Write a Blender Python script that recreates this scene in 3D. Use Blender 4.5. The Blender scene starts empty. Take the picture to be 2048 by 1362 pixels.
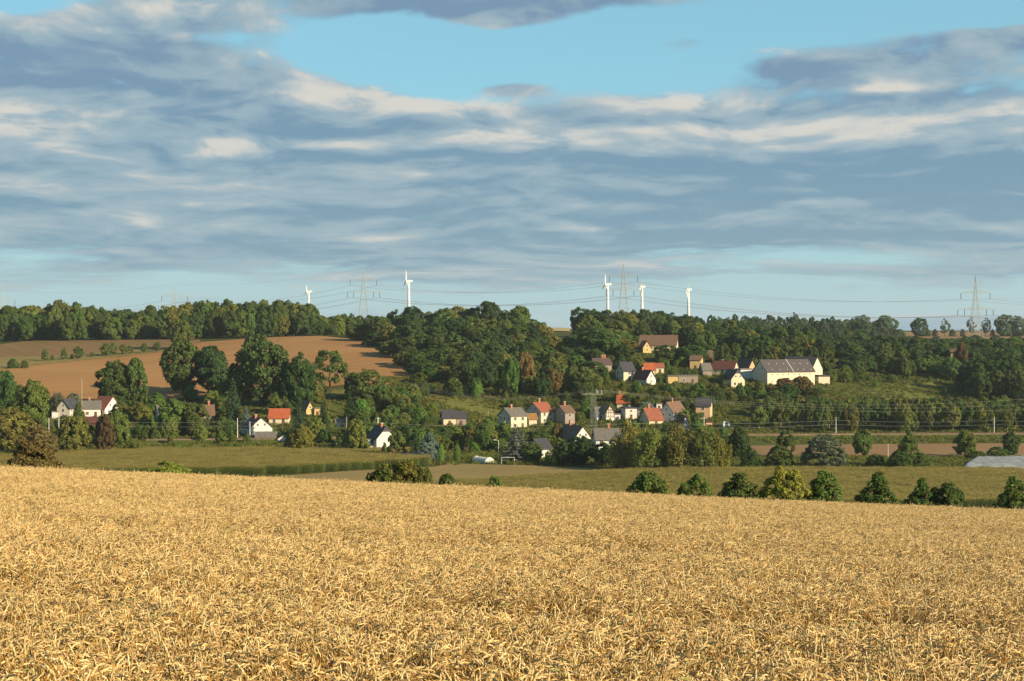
import bpy, math, random
import numpy as np
from mathutils import Vector, Matrix

# ------------------------------------------------------------------ camera, sky, sun, exposure
sc = bpy.context.scene
COL = sc.collection
F, HY, CX = 3413.33, 662.0, 1024.0            # focal length and horizon, in 2048-wide picture pixels
cam = bpy.data.cameras.new('camera'); cam_o = bpy.data.objects.new('camera', cam); COL.objects.link(cam_o)
cam.lens = 60; cam.sensor_width = 36; cam.clip_start = 0.1; cam.clip_end = 30000
cam.shift_y = -(681 - HY) / 2048
cam_o.location = (0, 0, 0); cam_o.rotation_euler = (math.radians(90), 0, 0)
sc.camera = cam_o
sc.view_settings.view_transform = 'Standard'; sc.view_settings.look = 'None'
sc.view_settings.exposure = 0.98; sc.view_settings.gamma = 1.0; sc.view_settings.use_curve_mapping = False

SUN_EL = math.radians(21)
SUN_AZ = math.radians(123)                     # clockwise from +Y: right and behind the camera
SUN_DIR = Vector((math.sin(SUN_AZ) * math.cos(SUN_EL), math.cos(SUN_AZ) * math.cos(SUN_EL), math.sin(SUN_EL)))
sun = bpy.data.lights.new('sun', 'SUN'); sun.energy = 5.0; sun.angle = math.radians(0.53); sun.color = (1.0, 0.80, 0.52)
sun_o = bpy.data.objects.new('sun', sun); COL.objects.link(sun_o)
sun_o.rotation_euler = (-SUN_DIR).to_track_quat('-Z', 'Y').to_euler()
sun_o.location = (60, -60, 60)

class S:
    """a float socket with arithmetic"""
    def __init__(s, t, k): s.t, s.k = t, k
    def op(s, o, *a):
        n = s.t.nodes.new('ShaderNodeMath'); n.operation = o
        for i, v in enumerate((s,) + a):
            if isinstance(v, S): s.t.links.new(v.k, n.inputs[i])
            else: n.inputs[i].default_value = v
        return S(s.t, n.outputs[0])
    def __add__(s, o): return s.op('ADD', o)
    __radd__ = __add__
    def __sub__(s, o): return s.op('SUBTRACT', o)
    def __mul__(s, o): return s.op('MULTIPLY', o)
    __rmul__ = __mul__
    def __truediv__(s, o): return s.op('DIVIDE', o)
    def clamp(s): return s.op('MINIMUM', 1.0).op('MAXIMUM', 0.0)
    def smooth(s, a, b):
        n = s.t.nodes.new('ShaderNodeMapRange'); n.interpolation_type = 'SMOOTHSTEP'
        s.t.links.new(s.k, n.inputs[0]); n.inputs[1].default_value = a; n.inputs[2].default_value = b
        return S(s.t, n.outputs[0])

def vec(t, x, y, z=0.0):
    n = t.nodes.new('ShaderNodeCombineXYZ')
    for i, v in enumerate((x, y, z)):
        if isinstance(v, S): t.links.new(v.k, n.inputs[i])
        else: n.inputs[i].default_value = v
    return n.outputs[0]
def noise(t, v, scale, detail=6, rough=0.55, dist=0.0, dim='3D'):
    n = t.nodes.new('ShaderNodeTexNoise'); n.noise_dimensions = dim; n.inputs['Scale'].default_value = scale
    n.inputs['Detail'].default_value = detail; n.inputs['Roughness'].default_value = rough; n.inputs['Distortion'].default_value = dist
    if v is not None: t.links.new(v, n.inputs['Vector'])
    return S(t, n.outputs['Fac'])
def mixc(t, f, a, b):
    n = t.nodes.new('ShaderNodeMix'); n.data_type = 'RGBA'
    for i, v in ((0, f), (6, a), (7, b)):
        if isinstance(v, S): t.links.new(v.k, n.inputs[i])
        elif isinstance(v, (int, float)): n.inputs[i].default_value = v
        elif isinstance(v, tuple): n.inputs[i].default_value = (*v[:3], 1)
        else: t.links.new(v, n.inputs[i])
    return n.outputs[2]
def mulc(t, c, k):
    n = t.nodes.new('ShaderNodeMix'); n.data_type = 'RGBA'; n.blend_type = 'MULTIPLY'; n.inputs[0].default_value = 1
    t.links.new(c, n.inputs[6])
    if isinstance(k, tuple): n.inputs[7].default_value = (*k, 1)
    else: t.links.new(k, n.inputs[7])
    return n.outputs[2]

def build_world():
    w = bpy.data.worlds.new('World'); sc.world = w; w.use_nodes = True
    t = w.node_tree; t.nodes.clear()
    sky = t.nodes.new('ShaderNodeTexSky'); sky.sky_type = 'NISHITA'; sky.sun_disc = False
    sky.sun_elevation = SUN_EL; sky.sun_rotation = SUN_AZ; sky.altitude = 200; sky.air_density = 1.0; sky.dust_density = 0.6; sky.ozone_density = 1.5
    tc = t.nodes.new('ShaderNodeTexCoord'); sp = t.nodes.new('ShaderNodeSeparateXYZ'); t.links.new(tc.outputs['Generated'], sp.inputs[0])
    x, y, z = (S(t, o) for o in sp.outputs)
    s = x.op('ARCTAN2', y) * 3.413                                   # azimuth, 1 unit = 1000 pixels of the photograph
    h = (x * x + y * y).op('SQRT').op('MAXIMUM', 0.02)
    e = (z / h).op('MAXIMUM', 0.0) * 3.413                           # elevation, the same unit
    le = (e + 0.10).op('LOGARITHM', math.e)
    se = vec(t, s, e, 0.0)
    def bumps(lst):
        tot = None
        for (px, py, rx, ry, a) in lst:
            m1 = t.nodes.new('ShaderNodeVectorMath'); m1.operation = 'MULTIPLY_ADD'; t.links.new(se, m1.inputs[0])
            kx, ky = 1000.0 / rx, 1000.0 / ry
            m1.inputs[1].default_value = (kx, ky, 0); m1.inputs[2].default_value = (-(px - CX) / 1000 * kx, -(HY - py) / 1000 * ky, 0)
            m2 = t.nodes.new('ShaderNodeVectorMath'); m2.operation = 'DOT_PRODUCT'; t.links.new(m1.outputs[0], m2.inputs[0]); t.links.new(m1.outputs[0], m2.inputs[1])
            m3 = t.nodes.new('ShaderNodeMath'); m3.operation = 'POWER'; m3.inputs[0].default_value = math.exp(-1); t.links.new(m2.outputs['Value'], m3.inputs[1])
            m4 = t.nodes.new('ShaderNodeMath'); m4.operation = 'MULTIPLY_ADD'; t.links.new(m3.outputs[0], m4.inputs[0]); m4.inputs[1].default_value = a
            if tot is None: m4.inputs[2].default_value = 0.0
            else: t.links.new(tot.k, m4.inputs[2])
            tot = S(t, m4.outputs[0])
        return tot
    # wind-stretched cloud layer; the elevation is taken as a logarithm so the layer packs towards the horizon
    wx = noise(t, vec(t, s * 2.2 + 3.1, le * 2.6), 1.0, 2, 0.55, dim='2D') - 0.5
    wy = noise(t, vec(t, s * 2.2 + 9.4, le * 2.6), 1.0, 2, 0.55, dim='2D') - 0.5
    sx = s + wx * 0.25; sy = le + wy * 0.16
    D = noise(t, vec(t, sx * 1.9 + 1.7, sy * 4.3), 1.0, 6, 0.52, dim='2D')
    D2 = noise(t, vec(t, sx * 1.9 + 1.735, sy * 4.3 + 0.20), 1.0, 6, 0.52, dim='2D')
    fine = noise(t, vec(t, sx * 6.0, sy * 9.5), 1.0, 6, 0.58, dim='2D')
    wisp = noise(t, vec(t, sx * 15.0 + 4.0, sy * 26.0), 1.0, 4, 0.6, dim='2D') - 0.5
    cover = bumps([(1700, 400, 520, 60, 0.28), (720, 315, 260, 32, 0.25), (60, 410, 120, 30, 0.3), (320, 300, 220, 40, 0.3), (100, 215, 240, 40, 0.35), (840, 490, 320, 34, 0.2), (1980, 470, 160, 45, 0.3), (1080, 110, 430, 62, -0.62), (760, 120, 150, 50, -0.45), (1500, 45, 560, 40, -0.55), (1330, 150, 190, 40, -0.35), (1900, 60, 300, 35, -0.25), (30, 22, 150, 34, -0.55), (900, 190, 150, 22, -0.28),
                   (960, 8, 330, 42, 0.75), (1020, 40, 120, 26, 0.55), (2010, 96, 130, 22, 0.8), (780, 112, 75, 22, 0.74), (940, 110, 60, 14, 0.45), (1360, 88, 70, 20, 0.52), (1020, 178, 75, 16, 0.6), (1230, 152, 26, 6, 0.3),
                   (1640, 140, 200, 36, 0.62), (300, 35, 260, 38, 0.35), (250, 140, 420, 70, 0.35), (700, 200, 260, 35, 0.3),
                   (1000, 390, 1500, 130, 0.42), (1300, 240, 500, 40, 0.3), (1800, 240, 400, 60, 0.3),
                   (1000, 612, 2400, 30, -0.24), (1700, 520, 260, 22, -0.36), (1500, 590, 600, 30, -0.16), (250, 585, 500, 25, -0.1)])
    mask = (D - e.smooth(0.6, 1.4) * 0.22 + cover * (fine * 0.7 + 0.65) + (fine - 0.5) * 0.52 + wisp * 0.22).smooth(0.33, 0.66)
    lit = bumps([(130, 240, 190, 18, 0.55), (60, 272, 120, 14, 0.35), (455, 292, 85, 18, 0.75), (420, 312, 130, 12, 0.5), (130, 308, 50, 14, 0.5), (590, 190, 130, 15, 0.35), (760, 200, 170, 26, 0.5), (650, 290, 160, 12, 0.42),
                 (960, 275, 130, 14, 0.55), (1040, 296, 60, 9, 0.5), (1160, 288, 60, 9, 0.4), (1250, 205, 300, 22, 0.42), (1400, 205, 110, 18, 0.35), (1740, 188, 80, 9, 0.85), (1640, 215, 170, 16, 0.35), (1580, 260, 330, 26, 0.42),
                 (1660, 112, 200, 14, 0.42), (340, 28, 230, 22, 0.55), (540, 110, 70, 12, 0.3), (400, 415, 100, 9, 0.5), (1180, 455, 90, 10, 0.5), (1000, 440, 150, 9, 0.22), (20, 480, 40, 12, 0.35), (305, 342, 32, 10, 0.4), (20, 365, 32, 10, 0.3),
                 (560, 580, 260, 12, 0.3), (780, 575, 300, 20, 0.22), (1580, 500, 60, 9, 0.3), (240, 78, 40, 8, 0.3), (380, 84, 60, 9, 0.3), (780, 104, 50, 9, 0.25)])
    dark = bumps([(230, 125, 330, 45, 0.28), (1000, 22, 240, 34, 0.30), (430, 215, 260, 34, 0.25), (560, 265, 100, 14, 0.22), (1600, 345, 430, 62, 0.30), (1000, 345, 400, 36, 0.2), (1650, 450, 700, 45, 0.28), (1580, 140, 90, 16, 0.3), (2010, 108, 120, 16, 0.25),
                  (1350, 480, 600, 30, 0.15), (700, 470, 500, 50, 0.12), (1960, 430, 150, 90, 0.2), (1530, 172, 60, 10, 0.2)])
    relief = (D - D2) * 2.2 + (fine - 0.5) * 0.95
    shade = (relief + wisp * 0.32 + lit * (fine * 2.6 + wisp * 0.8 - 0.3).clamp() * 0.85 - dark * 0.9 + 0.37).clamp()
    dk = mixc(t, e.smooth(0.25, 0.6), (0.122, 0.246, 0.350), (0.148, 0.246, 0.362))
    c = mixc(t, shade.smooth(0.0, 0.5), dk, (0.270, 0.372, 0.435))
    c = mixc(t, shade.smooth(0.42, 1.0), c, (0.60, 0.570, 0.520))
    # the low clouds are seen through more air
    air = (e * -5.0).op('EXPONENT')
    c = mixc(t, air * 0.55, c, (0.320, 0.445, 0.500))
    clear = mulc(t, sky.outputs[0], (0.070, 0.100, 0.100))
    clear = mixc(t, (e * -0.45).op('EXPONENT') * 0.7, clear, (0.255, 0.570, 0.730))
    clear = mixc(t, (e * -7.5).op('EXPONENT') * 0.9, clear, (0.43, 0.53, 0.535))
    out = mixc(t, mask * 0.97, clear, c)
    bg = t.nodes.new('ShaderNodeBackground'); bg.inputs[1].default_value = 0.60
    t.links.new(out, bg.inputs[0])
    o = t.nodes.new('ShaderNodeOutputWorld'); t.links.new(bg.outputs[0], o.inputs[0])
    w.cycles.sampling_method = 'NONE'
build_world()
sc.cycles.max_bounces = 6; sc.cycles.diffuse_bounces = 2; sc.cycles.transmission_bounces = 3; sc.cycles.transparent_max_bounces = 4; sc.cycles.volume_bounces = 0
sc.cycles.use_denoising = True
sc.cycles.sample_clamp_indirect = 4.0

R = random.Random(11)
RNG = np.random.default_rng(11)

# ------------------------------------------------------------------ helpers
def link(o, parent=None):
    COL.objects.link(o)
    if parent is not None: o.parent = parent
    return o
def tag(o, label=None, cat=None, group=None, kind=None):
    if label: o['label'] = label
    if cat: o['category'] = cat
    if group: o['group'] = group
    if kind: o['kind'] = kind
    return o
def empty(name, loc, rz=0.0, scale=None):
    o = bpy.data.objects.new(name, None); o.empty_display_size = 0.5
    o.location = loc; o.rotation_euler = (0, 0, rz)
    if scale: o.scale = scale
    return link(o)
class MB:
    def __init__(s): s.v, s.f = [], []
    def add(s, vs, fs):
        b = len(s.v); s.v += [tuple(p) for p in vs]; s.f += [tuple(i + b for i in f) for f in fs]; return s
    def box(s, x0, x1, y0, y1, z0, z1):
        return s.add([(x0, y0, z0), (x1, y0, z0), (x1, y1, z0), (x0, y1, z0), (x0, y0, z1), (x1, y0, z1), (x1, y1, z1), (x0, y1, z1)],
                     [(3, 2, 1, 0), (4, 5, 6, 7), (0, 1, 5, 4), (1, 2, 6, 5), (2, 3, 7, 6), (3, 0, 4, 7)])
    def tube(s, pts, rad, n=6, cap=True):
        pts = [Vector(p) for p in pts]; rings = []
        if not hasattr(rad, '__len__'): rad = [rad] * len(pts)
        for i, p in enumerate(pts):
            d = (pts[min(i + 1, len(pts) - 1)] - pts[max(i - 1, 0)]).normalized()
            a = d.cross(Vector((0, 0, 1)) if abs(d.z) < 0.9 else Vector((1, 0, 0))).normalized(); b = d.cross(a)
            rings.append([p + (a * math.cos(2 * math.pi * k / n) + b * math.sin(2 * math.pi * k / n)) * rad[i] for k in range(n)])
        vs = [q for r in rings for q in r]; fs = []
        for i in range(len(pts) - 1):
            for k in range(n):
                fs.append((i * n + k, i * n + (k + 1) % n, (i + 1) * n + (k + 1) % n, (i + 1) * n + k))
        if cap: fs += [tuple(reversed(range(n))), tuple(range((len(pts) - 1) * n, len(pts) * n))]
        return s.add(vs, fs)
    def bar(s, p, q, w): return s.tube([p, q], w * 0.7, 4)
    def mesh(s, name, mat, smooth=False):
        m = bpy.data.meshes.new(name); m.from_pydata(s.v, [], s.f)
        if mat: m.materials.append(mat)
        if smooth: m.polygons.foreach_set('use_smooth', [True] * len(m.polygons))
        m.update(); return m
    def build(s, name, mat, parent=None, smooth=False):
        return link(bpy.data.objects.new(name, s.mesh(name, mat, smooth)), parent)

def principled(name, color, rough=0.8, spec=0.2, metal=0.0, var=0.15, scale=3.0, bump=0.0, var2=None):
    """plain material with mottled colour"""
    m = bpy.data.materials.new(name); m.use_nodes = True; t = m.node_tree; b = t.nodes['Principled BSDF']
    b.inputs['Roughness'].default_value = rough; b.inputs['Metallic'].default_value = metal; b.inputs['Specular IOR Level'].default_value = spec
    tc = t.nodes.new('ShaderNodeTexCoord')
    n = noise(t, tc.outputs['Object'], scale, 5, 0.6)
    lo = tuple(c * (1 - var) for c in color); hi = var2 or tuple(min(1, c * (1 + var)) for c in color)
    t.links.new(mixc(t, n.smooth(0.3, 0.7), lo, hi), b.inputs['Base Color'])
    if bump:
        bn = t.nodes.new('ShaderNodeBump'); bn.inputs['Strength'].default_value = bump; t.links.new(n.k, bn.inputs['Height']); t.links.new(bn.outputs[0], b.inputs['Normal'])
    return m

# ------------------------------------------------------------------ terrain
NEAR_Z = [(60, -9.0), (110, -12.6), (150, -17.5), (200, -23), (250, -28.5), (300, -33), (360, -36.5), (450, -37.5), (560, -38.5)]
COLS = {
    -900: [(600, 878), (650, 838), (700, 800), (760, 762), (850, 724), (950, 692), (1010, 682), (1100, 677), (1300, 669), (1800, 664)],
    0: [(600, 878), (650, 838), (700, 800), (760, 762), (850, 724), (950, 692), (1010, 682), (1100, 677), (1300, 669), (1800, 664)],
    300: [(600, 876), (650, 838), (700, 800), (760, 765), (850, 722), (950, 688), (1010, 679), (1100, 675), (1300, 668), (1800, 664)],
    520: [(600, 872), (650, 840), (700, 800), (750, 770), (850, 715), (930, 685), (1000, 674), (1100, 672), (1300, 668), (1800, 664)],
    700: [(600, 870), (640, 842), (680, 800), (715, 768), (780, 735), (850, 705), (930, 680), (1000, 670), (1100, 668), (1300, 664), (1800, 662)],
    830: [(600, 872), (640, 842), (680, 800), (715, 775), (760, 748), (800, 730), (850, 706), (920, 682), (1000, 672), (1100, 668), (1300, 664), (1800, 662)],
    950: [(600, 875), (650, 845), (680, 815), (705, 785), (750, 752), (800, 724), (860, 700), (920, 683), (1000, 672), (1300, 660), (1800, 660)],
    1110: [(610, 873), (650, 850), (690, 820), (720, 782), (760, 755), (800, 732), (850, 706), (900, 690), (1000, 674), (1150, 660), (1300, 654), (1500, 655), (1800, 658)],
    1250: [(620, 869), (650, 850), (690, 810), (720, 776), (760, 742), (800, 715), (850, 693), (900, 684), (1000, 676), (1300, 664), (1800, 661)],
    1400: [(620, 870), (650, 850), (690, 820), (730, 774), (780, 737), (830, 712), (900, 693), (1000, 681), (1300, 670), (1800, 662)],
    1580: [(640, 866), (690, 830), (740, 768), (800, 742), (850, 716), (900, 701), (1000, 686), (1300, 672), (1500, 668), (1900, 662)],
    1720: [(640, 866), (680, 850), (720, 806), (760, 776), (800, 757), (850, 739), (900, 721), (1000, 701), (1300, 682), (1500, 675), (1900, 664)],
    1820: [(640, 866), (690, 845), (730, 811), (780, 775), (810, 757), (850, 745), (900, 725), (1000, 705), (1300, 687), (1500, 678), (1900, 662)],
    2048: [(640, 866), (690, 848), (740, 815), (800, 780), (850, 755), (900, 730), (1000, 705), (1300, 689), (1500, 678), (1900, 660.5)],
    2950: [(640, 866), (690, 848), (740, 815), (800, 780), (850, 755), (900, 730), (1000, 705), (1300, 689), (1500, 678), (1900, 660.5)]}
GY = np.concatenate([np.arange(60, 2000, 4.0), np.geomspace(2000, 9000, 60)])
GU = np.arange(-900, 2951, 25.0)
def make_grid():
    keys = sorted(COLS); Z = []
    for k in keys:
        pts = NEAR_Z + [(Y, -(py - HY) * Y / F) for Y, py in COLS[k]] + [(3000, 1.0), (9000, 0.0)]
        a = np.array(pts); Z.append(np.interp(GY, a[:, 0], a[:, 1]))
    Z = np.array(Z)
    g = np.array([np.interp(GU, keys, Z[:, j]) for j in range(len(GY))]).T
    n = 485                                             # the evenly spaced part is smoothed
    ker = np.exp(-0.5 * (np.arange(-9, 10) * 4 / 13.0) ** 2); ker /= ker.sum()
    for i in range(g.shape[0]):
        p = np.pad(g[i, :n], 9, mode='edge'); sm = np.convolve(p, ker, 'valid'); sm[:9] = g[i, :9]; sm[-9:] = g[i, n - 9:n]; g[i, :n] = sm
    ku = np.exp(-0.5 * (np.arange(-5, 6) * 25 / 50.0) ** 2); ku /= ku.sum()
    p = np.pad(g, ((5, 5), (0, 0)), mode='edge')
    return sum(ku[k] * p[k:k + g.shape[0]] for k in range(11))
GZ = make_grid()
def near_top(x, y):
    d = np.maximum(0, y - 88.0)
    return -(1.687 + 0.0753 * y + 0.0433 * x) - 0.0012 * d * d
def H(x, y):
    """ground height; arrays welcome"""
    x = np.asarray(x, float); y = np.asarray(y, float)
    yy = np.clip(y, GY[0], GY[-1]); u = np.clip(x / np.maximum(y, 30) * F + CX, GU[0], GU[-1] - 1e-6)
    j = np.clip(np.searchsorted(GY, yy, side='right') - 1, 0, len(GY) - 2); fy = (yy - GY[j]) / (GY[j + 1] - GY[j])
    i = np.clip(((u - GU[0]) / 25).astype(int), 0, len(GU) - 2); fu = (u - GU[i]) / 25 - 0.0
    z = (GZ[i, j] * (1 - fu) + GZ[i + 1, j] * fu) * (1 - fy) + (GZ[i, j + 1] * (1 - fu) + GZ[i + 1, j + 1] * fu) * fy
    w = np.clip((y - 108) / 45, 0, 1); w = w * w * (3 - 2 * w)
    xx = np.clip(x, -60, 60)
    return (near_top(xx, np.maximum(y, -30)) - 0.82) * (1 - w) + z * w
def Hs(x, y): return float(H(x, y))
_YS = np.arange(335, 2400, 0.5)
def Yat(px, py):
    """distance at which the line of sight through a picture point meets the ground"""
    z = H((px - CX) / F * _YS, _YS); p = HY - z * F / _YS
    i = np.argmax(p <= py)
    return float(_YS[i]) if p[i] <= py else 2399.0
def P(px, Y, dz=0.0):
    X = (px - CX) / F * Y
    return Vector((X, Y, Hs(X, Y) + dz))
def zpy(py, Y): return -(py - HY) * Y / F

def ground_material():
    m = bpy.data.materials.new('meadow_ground'); m.use_nodes = True; t = m.node_tree; b = t.nodes['Principled BSDF']
    b.inputs['Roughness'].default_value = 0.95; b.inputs['Specular IOR Level'].default_value = 0.05
    g = t.nodes.new('ShaderNodeNewGeometry')
    a = noise(t, g.outputs['Position'], 0.018, 5, 0.6); c2 = noise(t, g.outputs['Position'], 0.35, 6, 0.7); c3 = noise(t, g.outputs['Position'], 0.06, 4, 0.6)
    c = mixc(t, a.smooth(0.35, 0.65), (0.048, 0.062, 0.014), (0.076, 0.078, 0.020))
    c = mixc(t, c3.smooth(0.52, 0.75), c, (0.134, 0.108, 0.035))
    c = mixc(t, c2.smooth(0.35, 0.75) * 0.55, c, (0.023, 0.035, 0.008))
    t.links.new(c, b.inputs['Base Color'])
    bn = t.nodes.new('ShaderNodeBump'); bn.inputs['Strength'].default_value = 0.6; bn.inputs['Distance'].default_value = 0.5
    t.links.new(c2.k, bn.inputs['Height']); t.links.new(bn.outputs[0], b.inputs['Normal'])
    return m
def build_ground():
    ys = np.concatenate([np.arange(-40, 60, 5.0), np.arange(60, 1100, 4.0), np.geomspace(1100, 6000, 70)])
    us = np.linspace(-0.78, 0.78, 261)
    Yg, Ug = np.meshgrid(ys, us, indexing='ij'); Xg = Ug * np.maximum(Yg, 0) + Ug * 70
    Zg = H(Xg, Yg)
    v = np.stack([Xg, Yg, Zg], -1).reshape(-1, 3); nu = len(us); f = []
    for i in range(len(ys) - 1):
        for j in range(nu - 1): f.append((i * nu + j, i * nu + j + 1, (i + 1) * nu + j + 1, (i + 1) * nu + j))
    m = bpy.data.meshes.new('ground'); m.from_pydata(v.tolist(), [], f); m.materials.append(ground_material())
    m.polygons.foreach_set('use_smooth', [True] * len(m.polygons)); m.update()
    tag(link(bpy.data.objects.new('ground', m)), 'rolling green valley ground under fields, woods and village', kind='structure')
build_ground()

def patch(name, label, lower, upper, mat, lift=0.15, nx=120, ny=30, wob=0.0, taper=False):
    """a field: a sheet on the ground between two edges given as picture points"""
    lo = np.array(lower, float); up = np.array(upper, float)
    xs = np.linspace(lo[0, 0], lo[-1, 0], nx); mb = MB(); V = []
    for px in xs:
        pl = np.interp(px, lo[:, 0], lo[:, 1]); pu = np.interp(px, up[:, 0], up[:, 1])
        if taper:
            q = (px - lo[0, 0]) / (lo[-1, 0] - lo[0, 0]); g_ = (math.sin(math.pi * q) ** 0.5 if 0 < q < 1 else 0) * (1 + 0.18 * math.sin(px * 0.21)); md = (pl + pu) / 2; pl, pu = md + (pl - md) * g_, md + (pu - md) * g_ - 0.31
        y0 = Yat(px, pl); y1 = Yat(px, min(pu, pl - 0.3))
        y0 += wob * math.sin(px * 0.11) * R.uniform(0.3, 1); y1 += wob * R.uniform(-1, 1)
        for k in range(ny):
            Y = y0 + (y1 - y0) * k / (ny - 1); X = (px - CX) / F * Y
            V.append((X, Y))
    A = np.array(V); Z = H(A[:, 0], A[:, 1]) + lift
    mb.v = [(a[0], a[1], z) for a, z in zip(A, Z)]
    mb.f = [(i * ny + k, (i + 1) * ny + k, (i + 1) * ny + k + 1, i * ny + k + 1) for i in range(nx - 1) for k in range(ny - 1)]
    return tag(mb.build(name, mat, smooth=True), label, kind='structure')

def soil(name, c1, c2, c3, rowdir=20, rowscale=0.5, rowamt=0.35, grain=1.2, patchy=0.02):
    m = bpy.data.materials.new(name); m.use_nodes = True; t = m.node_tree; b = t.nodes['Principled BSDF']
    b.inputs['Roughness'].default_value = 0.95; b.inputs['Specular IOR Level'].default_value = 0.05
    g = t.nodes.new('ShaderNodeNewGeometry'); mp = t.nodes.new('ShaderNodeMapping'); mp.inputs['Rotation'].default_value = (0, 0, math.radians(rowdir)); t.links.new(g.outputs['Position'], mp.inputs[0])
    sp = t.nodes.new('ShaderNodeSeparateXYZ'); t.links.new(mp.outputs[0], sp.inputs[0])
    x, y = S(t, sp.outputs[0]), S(t, sp.outputs[1])
    rows = noise(t, vec(t, x * 0.02, y, 0.0), rowscale, 3, 0.7)
    a = noise(t, g.outputs['Position'], patchy, 5, 0.6); d = noise(t, g.outputs['Position'], grain, 5, 0.7)
    c = mixc(t, a.smooth(0.3, 0.7), c1, c2)
    c = mixc(t, rows.smooth(0.4, 0.75) * rowamt, c, c3)
    c = mixc(t, d.smooth(0.4, 0.8) * 0.45, c, tuple(v * 0.55 for v in c1))
    t.links.new(c, b.inputs['Base Color'])
    bn = t.nodes.new('ShaderNodeBump'); bn.inputs['Strength'].default_value = 0.5; bn.inputs['Distance'].default_value = 0.3
    t.links.new((d + rows).k, bn.inputs['Height']); t.links.new(bn.outputs[0], b.inputs['Normal'])
    return m
M_BROWN = soil('ploughed_soil', (0.255, 0.130, 0.048), (0.320, 0.175, 0.068), (0.400, 0.245, 0.108), -35, 0.36, 0.75, 0.9, 0.014)
M_STRIPE = soil('row_crop_soil', (0.192, 0.118, 0.055), (0.211, 0.131, 0.057), (0.108, 0.096, 0.035), 62, 0.22, 0.75)
M_STRAW = soil('dry_grass', (0.230, 0.179, 0.064), (0.192, 0.160, 0.057), (0.128, 0.128, 0.045), 8, 0.3, 0.5)
M_STUB = soil('straw_stubble', (0.255, 0.185, 0.076), (0.211, 0.160, 0.064), (0.307, 0.230, 0.102), 0, 0.5, 0.5, 0.8, 0.04)
M_PEACH = soil('bare_stubble', (0.255, 0.160, 0.080), (0.230, 0.140, 0.071), (0.287, 0.185, 0.096), 2, 0.5, 0.4)
M_GREEN = soil('mown_meadow', (0.067, 0.092, 0.019), (0.087, 0.099, 0.023), (0.045, 0.076, 0.016), 80, 0.2, 0.4)
M_OLIVE = soil('dry_pasture', (0.110, 0.128, 0.030), (0.155, 0.140, 0.042), (0.080, 0.108, 0.024), 10, 0.2, 0.5, 0.5, 0.045)
M_VERGE = soil('grass_verge', (0.055, 0.080, 0.018), (0.076, 0.089, 0.021), (0.096, 0.096, 0.029), 0, 0.4, 0.5)
M_SOILDARK = soil('field_soil', (0.057, 0.048, 0.023), (0.071, 0.055, 0.025), (0.045, 0.041, 0.019), 0, 0.5, 0.4)

patch('ploughed_field', 'large reddish brown ploughed field on the hillside', [(-200, 800), (0, 795), (150, 806), (330, 800), (450, 792), (560, 787), (690, 770), (760, 774), (826, 756)],
      [(-200, 752), (0, 740), (60, 732), (150, 723), (330, 704), (400, 685), (540, 675), (640, 672), (700, 678), (760, 691), (800, 712), (826, 736)], M_BROWN, 0.2, 160, 50, 0.5)
patch('field_path', 'pale yellow grass strip with orchard trees above the brown field', [(-200, 752), (0, 740), (60, 732), (150, 723), (330, 704)],
      [(-200, 722), (0, 716), (60, 714), (150, 711), (330, 696)], M_STRAW, 0.3, 80, 12, 0.8)
patch('row_crop_field', 'striped brown field below the left wood', [(-200, 722), (0, 716), (60, 714), (150, 711), (340, 697), (400, 687)],
      [(-200, 688), (0, 690), (40, 684), (90, 681), (200, 680), (340, 679), (400, 680)], M_STRIPE, 0.25, 90, 20, 0.5)
patch('stubble_field', 'pale straw stubble field between maize and wheat', [(480, 966), (700, 970), (880, 974), (1000, 964), (1120, 957), (1262, 950)],
      [(480, 958), (600, 950), (700, 943), (870, 934), (905, 928), (1060, 932), (1262, 942)], M_STUB, 0.15, 90, 14, 0.6)
patch('maize_soil', 'dark soil under the olive maize field on the right', [(868, 985), (1000, 1000), (1250, 1018), (1600, 1024), (2200, 1026)],
      [(868, 974), (1000, 964), (1120, 957), (1262, 950), (1600, 950), (2200, 954)], M_SOILDARK, 0.12, 80, 14)
patch('grass_verge', 'green verge between the right maize field and the tree row', [(1262, 950), (1600, 950), (1900, 952), (2200, 954)],
      [(1262, 938), (1500, 916), (1700, 914), (2200, 915)], M_VERGE, 0.2, 60, 10, 0.6)
patch('harvested_field', 'peach coloured harvested field strip behind the tree row', [(1485, 914), (1700, 913), (2200, 915)],
      [(1485, 893), (1700, 890), (2200, 886)], M_PEACH, 0.25, 60, 10, 0.6)
patch('roadside_strip', 'green strip behind the harvested field on the right', [(1485, 893), (1700, 890), (2200, 886)],
      [(1485, 881), (1700, 879), (2200, 876)], M_GREEN, 0.2, 40, 6, 0.5)
patch('garden_soil', 'tan bare strip behind the white polytunnel', [(840, 901), (920, 902), (1010, 902)], [(840, 893), (920, 893), (1010, 894)], M_PEACH, 0.15, 20, 5, taper=True)
patch('left_verge', 'grassy bank below the railway on the left', [(-200, 914), (300, 912), (560, 911), (720, 910), (840, 912)],
      [(-200, 893), (300, 891), (560, 890), (720, 890), (840, 892)], M_VERGE, 0.2, 60, 8, 0.5)
patch('meadow', 'bright green meadow patch on the slope behind the white gabled house', [(430, 842), (490, 840), (560, 838)], [(430, 792), (490, 795), (520, 808), (560, 832)], M_GREEN, 0.15, 30, 16, taper=True)
patch('meadow', 'olive green paddock above the tall spruce', [(650, 838), (700, 838), (735, 820)], [(650, 776), (700, 777), (735, 790)], M_OLIVE, 0.15, 20, 16, taper=True)
patch('pasture', 'green hillside pasture with tan scars above the cream houses', [(850, 830), (880, 842), (960, 850), (1040, 826)], [(850, 788), (880, 782), (960, 781), (1000, 790), (1040, 812)], M_OLIVE, 0.15, 40, 20, taper=True)
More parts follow.
